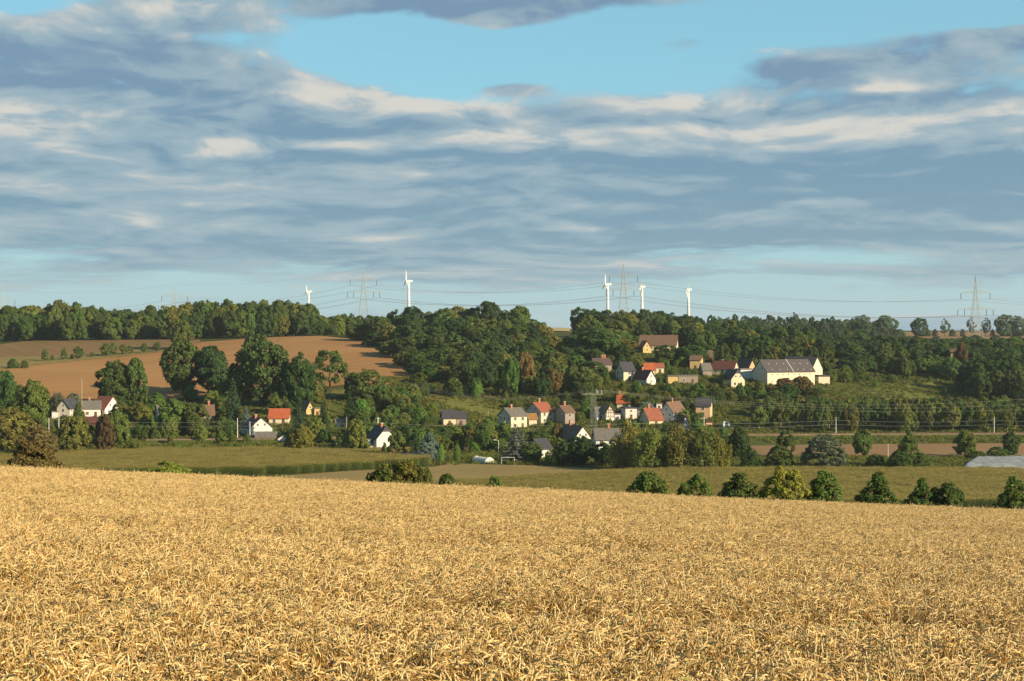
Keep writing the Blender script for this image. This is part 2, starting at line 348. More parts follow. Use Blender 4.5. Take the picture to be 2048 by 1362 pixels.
patch('earth_scar', 'tan bare earth scar on the green hillside', [(846, 800), (862, 806), (885, 797)], [(846, 793), (862, 790), (885, 791)], M_PEACH, 0.35, 12, 5, taper=True)
patch('earth_scar', 'orange earth cutting at the wood edge above the pasture', [(950, 792), (985, 800), (1012, 800)], [(950, 787), (985, 786), (1012, 792)], M_PEACH, 0.35, 12, 5, taper=True)
patch('meadow', 'green lawn beside the large cream barn', [(1640, 800), (1700, 800), (1750, 792)], [(1640, 768), (1700, 768), (1750, 778)], M_GREEN, 0.15, 24, 12, taper=True)
patch('dry_slope', 'dry brownish grass slope below the right wood', [(1735, 800), (1800, 806), (1890, 800)], [(1735, 762), (1800, 760), (1890, 764)], M_OLIVE, 0.2, 30, 16, taper=True)
patch('distant_field', 'far brown field on the right horizon under lone trees', [(1770, 694), (1900, 694), (2300, 694)], [(1770, 666), (1900, 665), (2300, 664)], soil('far_soil', (0.217, 0.128, 0.064), (0.255, 0.166, 0.083), (0.281, 0.192, 0.096), 5, 0.06, 0.5, 0.3, 0.01), 1.0, 50, 20)
patch('distant_field', 'small pale straw field in the gap between two woods', [(1080, 664), (1107, 663), (1140, 664)], [(1080, 654.5), (1107, 654.5), (1140, 654.5)], soil('far_straw', (0.386, 0.319, 0.160), (0.353, 0.294, 0.151), (0.420, 0.353, 0.185)), 0.5, 12, 8)

# ------------------------------------------------------------------ scattered crops (geometry nodes)
def vcol_mat(name, rough=0.7, spec=0.15, trans=0.2, varamt=0.35):
    m = bpy.data.materials.new(name); m.use_nodes = True; t = m.node_tree; b = t.nodes['Principled BSDF']
    b.inputs['Roughness'].default_value = rough; b.inputs['Specular IOR Level'].default_value = spec
    at = t.nodes.new('ShaderNodeVertexColor'); at.layer_name = 'tint'
    oi = t.nodes.new('ShaderNodeObjectInfo'); r = S(t, oi.outputs['Random'])
    k = r * varamt + (1 - varamt / 2)
    n = t.nodes.new('ShaderNodeVectorMath'); n.operation = 'SCALE'; t.links.new(at.outputs[0], n.inputs[0]); t.links.new(k.k, n.inputs['Scale'])
    t.links.new(n.outputs[0], b.inputs['Base Color'])
    tr = t.nodes.new('ShaderNodeBsdfTranslucent'); t.links.new(n.outputs[0], tr.inputs[0])
    mx = t.nodes.new('ShaderNodeMixShader'); mx.inputs[0].default_value = trans
    t.links.new(b.outputs[0], mx.inputs[1]); t.links.new(tr.outputs[0], mx.inputs[2]); t.links.new(mx.outputs[0], t.nodes['Material Output'].inputs[0])
    return m
def tint_mesh(name, V, Fc, Cv, mat):
    m = bpy.data.meshes.new(name); m.from_pydata(V, [], Fc); m.materials.append(mat)
    ca = m.color_attributes.new('tint', 'FLOAT_COLOR', 'POINT')
    ca.data.foreach_set('color', np.array([(*c, 1.0) for c in Cv], dtype=np.float32).ravel())
    m.update(); return m
def scatter(name, label, protos, pos, rotz, scl, tilt=None, pick=None, colour=None):
    """one 'stuff' object: points that carry copies of a few clump meshes"""
    n = len(pos)
    me = bpy.data.meshes.new(name); me.from_pydata([tuple(p) for p in pos], [], [])
    rot = np.zeros((n, 3), np.float32); rot[:, 2] = rotz
    if tilt is not None: rot[:, :2] = tilt
    a = me.attributes.new('rot', 'FLOAT_VECTOR', 'POINT'); a.data.foreach_set('vector', rot.ravel())
    a = me.attributes.new('scl', 'FLOAT_VECTOR', 'POINT'); a.data.foreach_set('vector', np.asarray(scl, np.float32).ravel())
    a = me.attributes.new('pick', 'INT', 'POINT'); a.data.foreach_set('value', np.asarray(pick, np.int32) if pick is not None else RNG.integers(0, len(protos), n).astype(np.int32))
    if colour is not None: a = me.attributes.new('leaf_colour', 'FLOAT_VECTOR', 'POINT'); a.data.foreach_set('vector', np.asarray(colour, np.float32).ravel())
    o = link(bpy.data.objects.new(name, me)); tag(o, label, kind='stuff')
    ng = bpy.data.node_groups.new(name, 'GeometryNodeTree')
    ng.interface.new_socket('Geometry', in_out='INPUT', socket_type='NodeSocketGeometry'); ng.interface.new_socket('Geometry', in_out='OUTPUT', socket_type='NodeSocketGeometry')
    N, L = ng.nodes, ng.links
    gi, go = N.new('NodeGroupInput'), N.new('NodeGroupOutput')
    iop = N.new('GeometryNodeInstanceOnPoints'); g2i = N.new('GeometryNodeGeometryToInstance')
    for pm in reversed(protos):
        po = bpy.data.objects.new(pm.name, pm)
        oi = N.new('GeometryNodeObjectInfo'); oi.inputs['Object'].default_value = po; oi.inputs['As Instance'].default_value = True
        L.new(oi.outputs['Geometry'], g2i.inputs[0])
    def attr(nm, ty):
        q = N.new('GeometryNodeInputNamedAttribute'); q.data_type = ty; q.inputs['Name'].default_value = nm; return q.outputs['Attribute']
    L.new(gi.outputs[0], iop.inputs['Points']); L.new(g2i.outputs[0], iop.inputs['Instance'])
    iop.inputs['Pick Instance'].default_value = True
    L.new(attr('pick', 'INT'), iop.inputs['Instance Index']); L.new(attr('scl', 'FLOAT_VECTOR'), iop.inputs['Scale'])
    e2r = N.new('FunctionNodeEulerToRotation'); L.new(attr('rot', 'FLOAT_VECTOR'), e2r.inputs[0]); L.new(e2r.outputs[0], iop.inputs['Rotation'])
    L.new(iop.outputs[0], go.inputs[0])
    md = o.modifiers.new('scatter', 'NODES'); md.node_group = ng
    return o

M_WHEAT = vcol_mat('wheat_straw', 0.5, 0.35, 0.06, 0.25)
def wheat_clump(seed, n=66, rad=0.34):
    r = random.Random(seed); V, Fc, C = [], [], []
    def tube(pts, rads, k, col):
        b = len(V)
        for i, p in enumerate(pts):
            d = (pts[min(i + 1, len(pts) - 1)] - pts[max(i - 1, 0)]).normalized()
            a = d.cross(Vector((0.31, 0.2, 0.93)) if abs(d.z) < 0.95 else Vector((1, 0, 0))).normalized(); q = d.cross(a)
            for j in range(k):
                w = 2 * math.pi * j / k + (i % 2) * math.pi / k
                V.append(p + (a * math.cos(w) + q * math.sin(w)) * rads[i]); C.append(col)
        for i in range(len(pts) - 1):
            for j in range(k): Fc.append((b + i * k + j, b + i * k + (j + 1) % k, b + (i + 1) * k + (j + 1) % k, b + (i + 1) * k + j))
    tufts = []
    for _ in range(8):
        rr = rad * math.sqrt(r.random()); th = r.uniform(0, 6.283); tufts.append((rr * math.cos(th), rr * math.sin(th), r.gauss(0, 0.045), r.gauss(-0.5, 1.6)))
    for q_ in range(n):
        tx, ty, th_, ta = tufts[q_ % 8]
        x, y = tx + r.gauss(0, 0.055), ty + r.gauss(0, 0.055); h = r.gauss(0.79, 0.05) + th_
        az = ta + r.gauss(0, 0.8); dx, dy = math.cos(az), math.sin(az)
        lean = r.uniform(0.0, 0.14); bend = r.uniform(1.1, 2.75) if r.random() < 0.86 else r.uniform(0.1, 0.7)
        g = r.random(); k = 0.655 * r.uniform(0.82, 1.12)
        head = (0.82 * k, 0.615 * k, 0.275 * k); stem = (0.60 * k, 0.345 * k, 0.085 * k); leaf = (0.44 * k, 0.245 * k, 0.07 * k)
        if g < 0.014: head = (0.23, 0.24, 0.08); stem = (0.22, 0.26, 0.07); leaf = (0.15, 0.22, 0.06)
        elif g < 0.16: head = (0.35, 0.225, 0.095)
        stemtop = h - 0.07
        pts = [Vector((x, y, 0.0)), Vector((x + dx * lean * 0.3, y + dy * lean * 0.3, stemtop * 0.55)), Vector((x + dx * lean, y + dy * lean, stemtop))]
        tube(pts, [0.0030, 0.0028, 0.0026], 3, stem)
        p = pts[-1].copy(); ang = 0.12; arc = [p.copy()]; nseg = 9; step = r.uniform(0.16, 0.21) / nseg
        for i in range(nseg):
            ang += bend / nseg * (1.3 if i < 5 else 0.6)
            p = p + Vector((dx * math.sin(ang), dy * math.sin(ang), math.cos(ang))) * step; arc.append(p.copy())
        tube(arc[:5], [0.0030] * 5, 3, stem)
        hr = [0.0034, 0.0072, 0.0056, 0.0075, 0.0052, 0.0016]
        tube(arc[4:10], [q * r.uniform(0.95, 1.25) for q in hr], 4, head)
        for _l in range(r.choice((1, 1, 2))):
            z0 = r.uniform(0.35, 0.62) * h; a2 = r.uniform(0, 6.283); ex, ey = math.cos(a2), math.sin(a2); ln = r.uniform(0.10, 0.22); wd = r.uniform(0.003, 0.006)
            b = len(V)
            for i, (f, dz) in enumerate(((0, 0), (0.4, 0.06), (0.75, 0.02), (1.0, -0.09))):
                c = Vector((x + ex * ln * f, y + ey * ln * f, z0 + dz)); ww = wd * (1 - 0.7 * f)
                V.append(c + Vector((-ey, ex, 0.4)) * ww); V.append(c - Vector((-ey, ex, 0.4)) * ww); C.extend([leaf, leaf])
            for i in range(3): Fc.append((b + 2 * i, b + 2 * i + 1, b + 2 * i + 3, b + 2 * i + 2))
    return tint_mesh('wheat_clump', [tuple(v) for v in V], Fc, C, M_WHEAT)
def vnoise(x, y, s):
    """cheap smooth noise on arrays"""
    return (np.sin(x * s * 1.3 + 1.7 * np.sin(y * s * 0.7)) + np.sin(y * s * 1.7 + 2.1 * np.sin(x * s * 0.9 + 1.0)) + np.sin((x + y) * s * 0.8 + 4)) / 3
def build_wheat():
    protos = [wheat_clump(40 + i) for i in range(7)]
    step = 0.44; pts = []
    for Y in np.arange(9.0, 108, step):
        w = 0.335 * Y + 3.5; xs = np.arange(-w, w, step); pts.append(np.stack([xs, np.full_like(xs, Y)], -1))
    A = np.concatenate(pts); A += RNG.uniform(-0.2, 0.2, A.shape)
    x, y = A[:, 0], A[:, 1]
    hs = 1 + 0.05 * vnoise(x, y, 0.9) + 0.05 * vnoise(x, y, 0.23) + RNG.normal(0, 0.045, len(x))
    def band(c, wd, dep):
        yc = c + 0.05 * x + 0.5 * vnoise(x, y * 0 + c, 0.5)
        return dep * np.exp(-((y - yc) / wd) ** 2) * np.clip(0.65 + 0.6 * vnoise(x, y, 0.37), 0, 1)
    hs -= band(19.2, 1.2, 0.55) * np.clip(0.75 + x * 0.1, 0.45, 1) + band(34.5, 1.7, 0.38) + band(15.2, 0.5, 0.12) + band(25.5, 0.7, 0.12) + band(52, 2.0, 0.14)
    z = H(x, y)
    scl = np.stack([RNG.uniform(0.92, 1.12, len(x)), RNG.uniform(0.92, 1.12, len(x)), hs], -1)
    scatter('wheat_field', 'ripe golden wheat with nodding ears filling the foreground', protos, np.stack([x, y, z], -1), RNG.uniform(0, 6.283, len(x)), scl, RNG.normal(0, 0.05, (len(x), 2)))
build_wheat()
def wheat_soil():
    ys = np.arange(-30, 112, 3.0); us = np.linspace(-1, 1, 41); V = []; nu = len(us)
    for y in ys:
        for u in us:
            x = u * (0.36 * max(y, 0) + 14); V.append((x, y, Hs(x, y) + 0.03))
    f = [(i * nu + j, i * nu + j + 1, (i + 1) * nu + j + 1, (i + 1) * nu + j) for i in range(len(ys) - 1) for j in range(nu - 1)]
    tag(MB().add(V, f).build('wheat_soil', soil('dry_earth', (0.089, 0.055, 0.029), (0.108, 0.067, 0.035), (0.128, 0.083, 0.045), 0, 1.0, 0.3)), 'dry brown earth under the wheat', kind='structure')
wheat_soil()

M_MAIZE = vcol_mat('maize_leaf', 0.6, 0.2, 0.25, 0.3)
def maize_clump(seed, dry=0.0):
    r = random.Random(seed); V, Fc, C = [], [], []
    for row in range(4):
        for q in range(9):
            x = (q + r.uniform(0.1, 0.9)) * 0.34 - 1.5; y = row * 0.75 - 1.1 + r.uniform(-0.06, 0.06); h = r.gauss(2.25, 0.12)
            gk = 1.02 * r.uniform(0.8, 1.2); gc = (0.080 * gk, 0.120 * gk, 0.026 * gk); tc_ = (0.225 * gk, 0.190 * gk, 0.060 * gk)
            b = len(V); V += [(x - 0.02, y, 0), (x + 0.02, y, 0), (x, y, h)]; C += [gc] * 3; Fc.append((b, b + 1, b + 2))
            for k in range(10):
                z0 = 0.25 + k * (h - 0.5) / 10; a = (k % 2) * math.pi + r.uniform(-0.7, 0.7); ex, ey = math.cos(a), math.sin(a); ln = r.uniform(0.4, 0.65); w = 0.045
                f_ = k / 10; lc = (gc[0] * (1 + f_ * 0.5), gc[1] * (1 + f_ * 0.12), gc[2])
                b = len(V)
                for (f, dz) in ((0, 0), (0.5, 0.22), (1.0, 0.02)):
                    c = (x + ex * ln * f, y + ey * ln * f, z0 + dz); ww = w * (1 - 0.75 * f)
                    V.append((c[0] - ey * ww, c[1] + ex * ww, c[2] + 0.02)); V.append((c[0] + ey * ww, c[1] - ex * ww, c[2] - 0.02)); C += [lc, lc]
                Fc += [(b, b + 1, b + 3, b + 2), (b + 2, b + 3, b + 5, b + 4)]
            for k in range(5):
                a = r.uniform(0, 6.28); b = len(V); ex, ey = math.cos(a) * 0.16, math.sin(a) * 0.16
                V += [(x - 0.035, y, h - 0.12), (x + 0.035, y, h - 0.12), (x + ex, y + ey, h + r.uniform(0.12, 0.3))]; C += [tc_] * 3; Fc.append((b, b + 1, b + 2))
    return tint_mesh('maize_clump', V, Fc, C, M_MAIZE)
def build_maize():
    protos = [maize_clump(70 + i) for i in range(4)]
    def fill(name, label, inside, x0, x1, y0, y1, hscale, rot):
        xs, ys = np.meshgrid(np.arange(x0, x1, 2.95), np.arange(y0, y1, 2.95)); x = xs.ravel(); y = ys.ravel()
        u = x / y * F + CX; k = inside(u, y); x, y = x[k], y[k]
        x = x + RNG.uniform(-0.15, 0.15, len(x)); hs = hscale * (1 + 0.07 * vnoise(x, y, 0.15) + RNG.normal(0, 0.035, len(x)))
        s = np.stack([np.full(len(x), 1.03), np.full(len(x), 1.03), hs], -1)
        rz = rot + np.pi * RNG.integers(0, 2, len(x))
        scatter(name, label, protos, np.stack([x, y, H(x, y)], -1), rz, s)
    fx = [-300, 300, 600, 700, 868]; fy = [436, 438, 447, 460, 478]
    fill('maize_field', 'tall green maize with brown tassels, its dark front edge showing left of centre',
         lambda u, y: (u < 868) & (y > np.interp(u, fx, fy)) & (y < 529), -190, 10, 430, 530, 1.0, 0.0)
    bx = [868, 1000, 1120, 1262, 1600, 2300]; by = [402, 418, 432, 447, 452, 446]
    fill('maize_field', 'olive brown maize field between the wheat and the right tree row',
         lambda u, y: (u > 868) & (u < 2300) & (y < np.interp(u, bx, by)), -25, 190, 345, 455, 0.72, 0.05)
build_maize()

def build_grass():
    mat = vcol_mat('grass_blade', 0.7, 0.1, 0.2, 0.7); protos = []
    for sd in range(4):
        r = random.Random(900 + sd); V, Fc, C = [], [], []
        for _ in range(34):
            x, y = r.gauss(0, 0.34), r.gauss(0, 0.34); h = r.uniform(0.3, 0.95); a = r.uniform(0, 6.283); dx, dy = math.cos(a), math.sin(a); w = r.uniform(0.03, 0.08); b = len(V)
            k = r.uniform(0.7, 1.25); c = (0.118 * k, 0.140 * k, 0.028 * k) if r.random() < 0.75 else (0.23 * k, 0.19 * k, 0.065 * k)
            V += [(x - dy * w, y + dx * w, -0.05), (x + dy * w, y - dx * w, -0.05), (x + dx * 0.25 + dy * w * 0.7, y + dy * 0.25 - dx * w * 0.7, h * 0.65), (x + dx * 0.25 - dy * w * 0.7, y + dy * 0.25 + dx * w * 0.7, h * 0.65), (x + dx * 0.6, y + dy * 0.6, h)]; C += [c] * 5
            Fc += [(b, b + 1, b + 2, b + 3), (b + 3, b + 2, b + 4)]
        protos.append(tint_mesh('grass_tuft', V, Fc, C, mat))
    pts = []
    for u0, u1, y0, y1, dens in [(-60, 760, 592, 690, 0.5), (760, 1500, 600, 745, 0.5), (1200, 1520, 745, 820, 0.35), (1500, 2100, 628, 850, 0.35), (-60, 850, 531, 574, 0.8), (1262, 2100, 458, 512, 0.7), (850, 1262, 480, 600, 0.5), (1485, 2100, 580, 628, 0.4)]:
        n = int((u1 - u0) / F * (y1 * y1 - y0 * y0) / 2 * dens)
        y = np.sqrt(RNG.uniform(y0 * y0, y1 * y1, n)); u = RNG.uniform(u0, u1, n); pts.append(np.stack([(u - CX) / F * y, y], -1))
    A = np.concatenate(pts); k = vnoise(A[:, 0], A[:, 1], 0.12) + RNG.normal(0, 0.4, len(A)) > -0.25; A = A[k]
    sc_ = RNG.uniform(0.6, 1.35, len(A)); x, y = A[:, 0], A[:, 1]
    scatter('meadow_grass', 'long rough grass on the slopes and verges of the valley', protos, np.stack([x, y, H(x, y) + 0.1], -1), RNG.uniform(0, 6.28, len(A)), np.stack([sc_ * 1.3, sc_ * 1.3, sc_], -1))
build_grass()

# ------------------------------------------------------------------ houses
HANDLE = []
KEEP = []                                     # what must stay in view: (px0, px1, py0, py1, distance)
def wall_mat(name, c): return principled(name, tuple(v * 0.70 for v in c), 0.9, 0.1, 0, 0.06, 0.8)
WALL = {'white': wall_mat('white_render', (0.78, 0.76, 0.72)), 'cream': wall_mat('cream_render', (0.74, 0.66, 0.48)), 'yellow': wall_mat('yellow_render', (0.68, 0.50, 0.22)),
        'peach': wall_mat('peach_render', (0.72, 0.48, 0.28)), 'grey': wall_mat('grey_render', (0.34, 0.29, 0.25)), 'brown': wall_mat('brown_boards', (0.16, 0.09, 0.05)),
        'offwhite': wall_mat('offwhite_render', (0.66, 0.60, 0.50)), 'barn': wall_mat('barn_render', (0.78, 0.70, 0.52)), 'dark': wall_mat('dark_boards', (0.06, 0.05, 0.045)), 'blue': wall_mat('pale_blue_render', (0.50, 0.58, 0.62))}
def roof_mat(name, c, sc_=2.2):
    m = bpy.data.materials.new(name); m.use_nodes = True; t = m.node_tree; b = t.nodes['Principled BSDF']
    b.inputs['Roughness'].default_value = 0.75; b.inputs['Specular IOR Level'].default_value = 0.25
    tc = t.nodes.new('ShaderNodeTexCoord'); n = noise(t, tc.outputs['Object'], 1.1, 5, 0.65)
    wv = t.nodes.new('ShaderNodeTexWave'); wv.bands_direction = 'Z'; wv.inputs['Scale'].default_value = sc_; t.links.new(tc.outputs['Object'], wv.inputs[0])
    c2 = mixc(t, n.smooth(0.3, 0.7), tuple(v * 0.78 for v in c), tuple(v * 1.15 for v in c))
    c3 = mixc(t, S(t, wv.outputs['Fac']) * 0.22, c2, tuple(v * 0.5 for v in c))
    t.links.new(c3, b.inputs['Base Color']); return m
ROOF = {'slate': roof_mat('slate_tiles', (0.050, 0.049, 0.059)), 'grey': roof_mat('grey_tiles', (0.134, 0.126, 0.113)), 'red': roof_mat('red_tiles', (0.250, 0.088, 0.052)), 'orange': roof_mat('orange_tiles', (0.340, 0.088, 0.036)),
        'manor': roof_mat('grey_slate_tiles', (0.074, 0.067, 0.069)), 'brown': roof_mat('brown_tiles', (0.143, 0.088, 0.059)), 'darkred': roof_mat('dark_red_tiles', (0.101, 0.038, 0.029)), 'ochre': roof_mat('ochre_tiles', (0.252, 0.139, 0.050)), 'purple': roof_mat('purple_brown_tiles', (0.088, 0.059, 0.060))}
M_FRAME = principled('window_frame_paint', (0.7, 0.68, 0.62), 0.5, 0.3, 0, 0.05)
M_GLASS = principled('window_glass', (0.02, 0.022, 0.025), 0.12, 0.5, 0, 0.3)
M_BRICK = principled('chimney_brick', (0.36, 0.14, 0.08), 0.9, 0.1, 0, 0.2, 4)
M_CAP = principled('concrete', (0.42, 0.40, 0.37), 0.9, 0.1, 0, 0.15)
M_DOOR = principled('door_wood', (0.10, 0.055, 0.03), 0.6, 0.2, 0, 0.2)
M_TIMBER = principled('timber_beam', (0.10, 0.055, 0.03), 0.8, 0.1, 0, 0.2)
def _win(w, h):
    mb = MB(); f = 0.09
    mb.box(-w / 2, w / 2, -0.06, 0.03, -h / 2, -h / 2 + f); mb.box(-w / 2, w / 2, -0.06, 0.03, h / 2 - f, h / 2)
    mb.box(-w / 2, -w / 2 + f, -0.06, 0.03, -h / 2 + f, h / 2 - f); mb.box(w / 2 - f, w / 2, -0.06, 0.03, -h / 2 + f, h / 2 - f); mb.box(-0.03, 0.03, -0.05, 0.03, -h / 2 + f, h / 2 - f)
    p = MB().box(-w / 2 + f, w / 2 - f, -0.025, 0.02, -h / 2 + f, h / 2 - f)
    return mb.mesh('window', M_FRAME), p.mesh('pane', M_GLASS)
WIN = {'n': _win(1.15, 1.4), 's': _win(0.8, 0.8), 'b': _win(0.9, 1.0)}
CHIM = MB().box(-0.35, 0.35, -0.35, 0.35, -1.2, 1.1).mesh('chimney', M_BRICK); CHIMCAP = MB().box(-0.45, 0.45, -0.45, 0.45, 1.1, 1.25).mesh('chimney_cap', M_CAP)

def window(parent, x, y, z, ang, k='n'):
    w = link(bpy.data.objects.new('window', WIN[k][0]), parent); w.location = (x, y, z); w.rotation_euler = (0, 0, ang)
    link(bpy.data.objects.new('pane', WIN[k][1]), w)

def house(kind, x0, x1, ridge, eave, base, depth, ang, wall, roof, label, chim=(), win='n', storeys=None, hip=0.0, name='house', cat='house', Y=None, flat=False, timber=False, door=True, keep=True, over=0.4, group=None, nowin=False):
    """kind G: the gable end spans x0..x1 in the picture; kind E: the eaves wall does. ridge / eave / base are picture heights."""
    pm = (x0 + x1) / 2
    if Y is None: Y = Yat(pm, base)
    k = Y / F; a = math.radians(ang); ca, sa = math.cos(a), math.sin(a)
    wpx = (x1 - x0) * k; h = (base - eave) * k; r = max((eave - ridge) * k, 0.0)
    X = (pm - CX) * k
    if kind == 'G':
        W = wpx / max(abs(sa), 0.4); L = depth
        cx, cy = X + ca * L / 2, Y + sa * L / 2
    else:
        L = wpx / max(abs(ca), 0.4); W = depth
        cx, cy = X - sa * W / 2, Y + ca * W / 2
        r = r * 1.0
    zb = zpy(base, Y)
    root = empty(name, (cx, cy, zb), a); tag(root, label, cat, group)
    mb = MB(); hl, hw = L / 2, W / 2; low = -2.5
    if flat:
        mb.box(-hl, hl, -hw, hw, low, h); mb.build('wall', WALL[wall], root)
        MB().box(-hl - 0.25, hl + 0.25, -hw - 0.25, hw + 0.25, h + 0.003, h + max(r, 0.3)).build('roof', ROOF[roof], root)
    else:
        ht = h + r * (1 - hip); yt = hw * hip
        end = [(-hw, low), (hw, low), (hw, h), (yt, ht), (-yt, ht), (-hw, h)] if hip else [(-hw, low), (hw, low), (hw, h), (0, h + r), (-hw, h)]
        n = len(end)
        mb.add([(-hl, p, q) for p, q in end] + [(hl, p, q) for p, q in end],
               [tuple(range(n))[::-1], tuple(range(n, 2 * n))] + [(i, (i + 1) % n, n + (i + 1) % n, n + i) for i in range(n)])
        mb.build('wall', WALL[wall], root)
        o = over; th = 0.22; up = 0.03
        s_ = r / hw; oy = hw + o; oz = h - o * s_ + up; xe = hl + o
        def shell(polys, nm='roof'):
            m2 = MB(); nt = len(polys['v']); vs = polys['v'] + [(x, y, z + th) for x, y, z in polys['v']]
            fs = [tuple(f[::-1]) for f in polys['f']] + [tuple(i + nt for i in f) for f in polys['f']]
            bd = polys['b']; fs += [(bd[i], bd[(i + 1) % len(bd)], bd[(i + 1) % len(bd)] + nt, bd[i] + nt) for i in range(len(bd))]
            m2.add(vs, fs); return m2.build(nm, ROOF[roof], root)
        rz = h + r + up
        if hip:
            xr = xe - hip * hw * 0.9; zt = oz + (rz - oz) * (1 - hip); yq = oy * hip
            v = [(-xe, -oy, oz), (xe, -oy, oz), (xe, -yq, zt), (xr, 0, rz), (xe, yq, zt), (xe, oy, oz), (-xe, oy, oz), (-xe, yq, zt), (-xr, 0, rz), (-xe, -yq, zt)]
            ro = shell({'v': v, 'f': [(0, 1, 2, 3, 8, 9), (5, 6, 7, 8, 3, 4), (2, 4, 3), (7, 9, 8)], 'b': [0, 1, 2, 4, 5, 6, 7, 9]})
        else:
            v = [(-xe, -oy, oz), (xe, -oy, oz), (xe, 0, rz), (xe, oy, oz), (-xe, oy, oz), (-xe, 0, rz)]
            ro = shell({'v': v, 'f': [(0, 1, 2, 5), (5, 2, 3, 4)], 'b': [0, 1, 2, 3, 4, 5]})
        for f, side in chim:
            c = link(bpy.data.objects.new('chimney', CHIM), ro); c.location = (f * hl, side * hw, h + r * (1 - abs(side)) + 0.35)
            link(bpy.data.objects.new('chimney_cap', CHIMCAP), c)
    if not nowin:
        ns = storeys or max(1, int(round(h / 2.9)))
        def row(n_, length): return [(-length / 2 + length * (i + 0.5) / n_) for i in range(n_)]
        sh = h / ns
        walls = [((-1, 0), W, 'g'), ((1, 0), W, 'g'), ((0, -1), L, 'e'), ((0, 1), L, 'e')]
        for (nx, ny), ln, ty in walls:
            wy = nx * sa + ny * ca
            if wy > 0.25: continue
            n_ = max(1, int(ln / 2.9)); ang_ = math.atan2(ny, nx) + math.pi / 2
            for st in range(ns):
                zc = sh * st + min(1.6, sh * 0.58)
                if zc + 0.75 > h: continue
                for i, q in enumerate(row(n_, ln * 0.92)):
                    if door and st == 0 and i == n_ // 2 and ty == 'e':
                        d = MB().box(-0.5, 0.5, -0.05, 0.04, 0, 2.05).build('door', M_DOOR, root); d.rotation_euler = (0, 0, ang_)
                        d.location = (nx * hl if nx else q, ny * hw if ny else q, 0.1); continue
                    window(root, nx * hl if nx else q, ny * hw if ny else q, zc, ang_, win)
            if ty == 'g' and r > 2.2 and not flat:
                for q in ((-0.16, 0.16) if W > 6 else (0,)): window(root, nx * hl, q * W, h + r * 0.30, ang_, 'b')
    if timber:
        for xs in (-1,):
            gx = -hl - 0.04
            for q in (-0.42, -0.2, 0.0, 0.2, 0.42): MB().box(gx, gx + 0.06, q * W - 0.11, q * W + 0.11, h * 0.45, h + r * (1 - abs(q) * 2) * 0.85).build('beam', M_TIMBER, root)
            for z in (h * 0.5, h, h + r * 0.4):
                wd = hw * 0.98 if z <= h else hw * 0.58
                MB().box(gx - 0.008, gx + 0.05, -wd, wd, z - 0.11, z + 0.11).build('beam', M_TIMBER, root)
    wd_ = label.split()
    for i_, q_ in enumerate(wd_):
        if i_ >= 3 and q_ in ('at', 'in', 'beside', 'behind', 'among', 'under', 'left', 'right', 'below', 'between', 'on', 'half', 'mostly', 'before', 'above', 'by', 'glimpsed', 'of', 'over', 'mostly', 'and'): wd_ = wd_[:i_]; break
    wd_ = wd_[:5]
    while wd_[-1] in ('with', 'and', 'dark', 'its', 'the', 'four', 'wide', 'large', 'long', 'red', 'grey', 'brick', 'tall', 'purple', 'orange'): wd_.pop()
    HANDLE.append((pm, (ridge + base) / 2, ' '.join(wd_)))
    if keep: KEEP.append((x0 - 3, x1 + 3, ridge - 2, eave + (base - eave) * 0.42, Y))
    return root

house('G', 113, 140, 799, 816, 838, 9, 80, 'offwhite', 'slate', 'cream gabled house with dark slate roof at the left edge of the village', win='n', storeys=2)
house('E', 104, 115, 823, 824, 839, 3, 10, 'white', 'grey', 'low white flat roofed annex left of the cream gabled house', flat=True, name='annex', cat='annex', nowin=True)
house('E', 166, 200, 803, 817, 835, 7, 12, 'white', 'grey', 'white house with grey roof in front of the red roofed one', chim=((-0.25, 0.1),), storeys=1)
house('E', 182, 212, 794, 817, 832, 8, -36, 'white', 'red', 'white house with bright red roof beside the broad dark tree', storeys=1)
house('E', 150, 192, 836, 846, 856, 6, 8, 'brown', 'darkred', 'low brown shed with dark red roof below the white houses', chim=((-0.2, 0.0),), name='shed', cat='shed', storeys=1)
house('E', 318, 350, 812, 823, 846, 7, 20, 'white', 'grey', 'white house mostly hidden behind garden trees left of centre', storeys=2)
house('E', 402, 428, 811, 830, 846, 7, 14, 'grey', 'brown', 'grey brown roofed house half hidden between spruces', chim=((0.3, 0.0),), storeys=1)
house('G', 502, 543, 836, 855, 874, 9, 118, 'white', 'purple', 'white gabled house with purple brown roof beside the railway', chim=((-0.1, 0.15),), win='b', storeys=1)
house('E', 512, 552, 865, 876, 884, 5, 5, 'grey', 'grey', 'low grey roofed annex in front of the white railway house', name='annex', cat='annex', storeys=1, nowin=True)
house('G', 556, 575, 872, 878, 885.5, 5, 100, 'white', 'grey', 'small white shed with shallow roof by the railway', name='shed', cat='shed', nowin=True, over=0.3)
house('E', 538, 577, 819, 836, 850, 8, 3, 'cream', 'orange', 'house with bright orange tiled roof among spruces', storeys=1)
house('G', 613, 628, 803, 819, 834, 8, 116, 'yellow', 'brown', 'narrow yellow gabled house between spruces on the slope', storeys=2, win='b')
house('E', 629, 641, 816, 817, 834, 4, 10, 'yellow', 'grey', 'flat roofed yellow annex beside the narrow yellow house', flat=True, name='annex', cat='annex', storeys=1)
house('E', 672, 694, 839, 845, 856, 4, 8, 'blue', 'grey', 'small pale blue garden hut right of the spruces', name='garden_hut', cat='hut', storeys=1, win='s')
house('G', 754, 791, 854, 877, 904, 9, 116, 'white', 'slate', 'bright white half hipped house with dark roof at the field edge', chim=((-0.35, 0.12),), storeys=2, hip=0.33, win='s', nowin=True)
house('E', 727, 742, 879, 880, 904, 4, 20, 'white', 'grey', 'white flat roofed porch left of the bright white house', flat=True, name='porch', cat='porch', nowin=True)
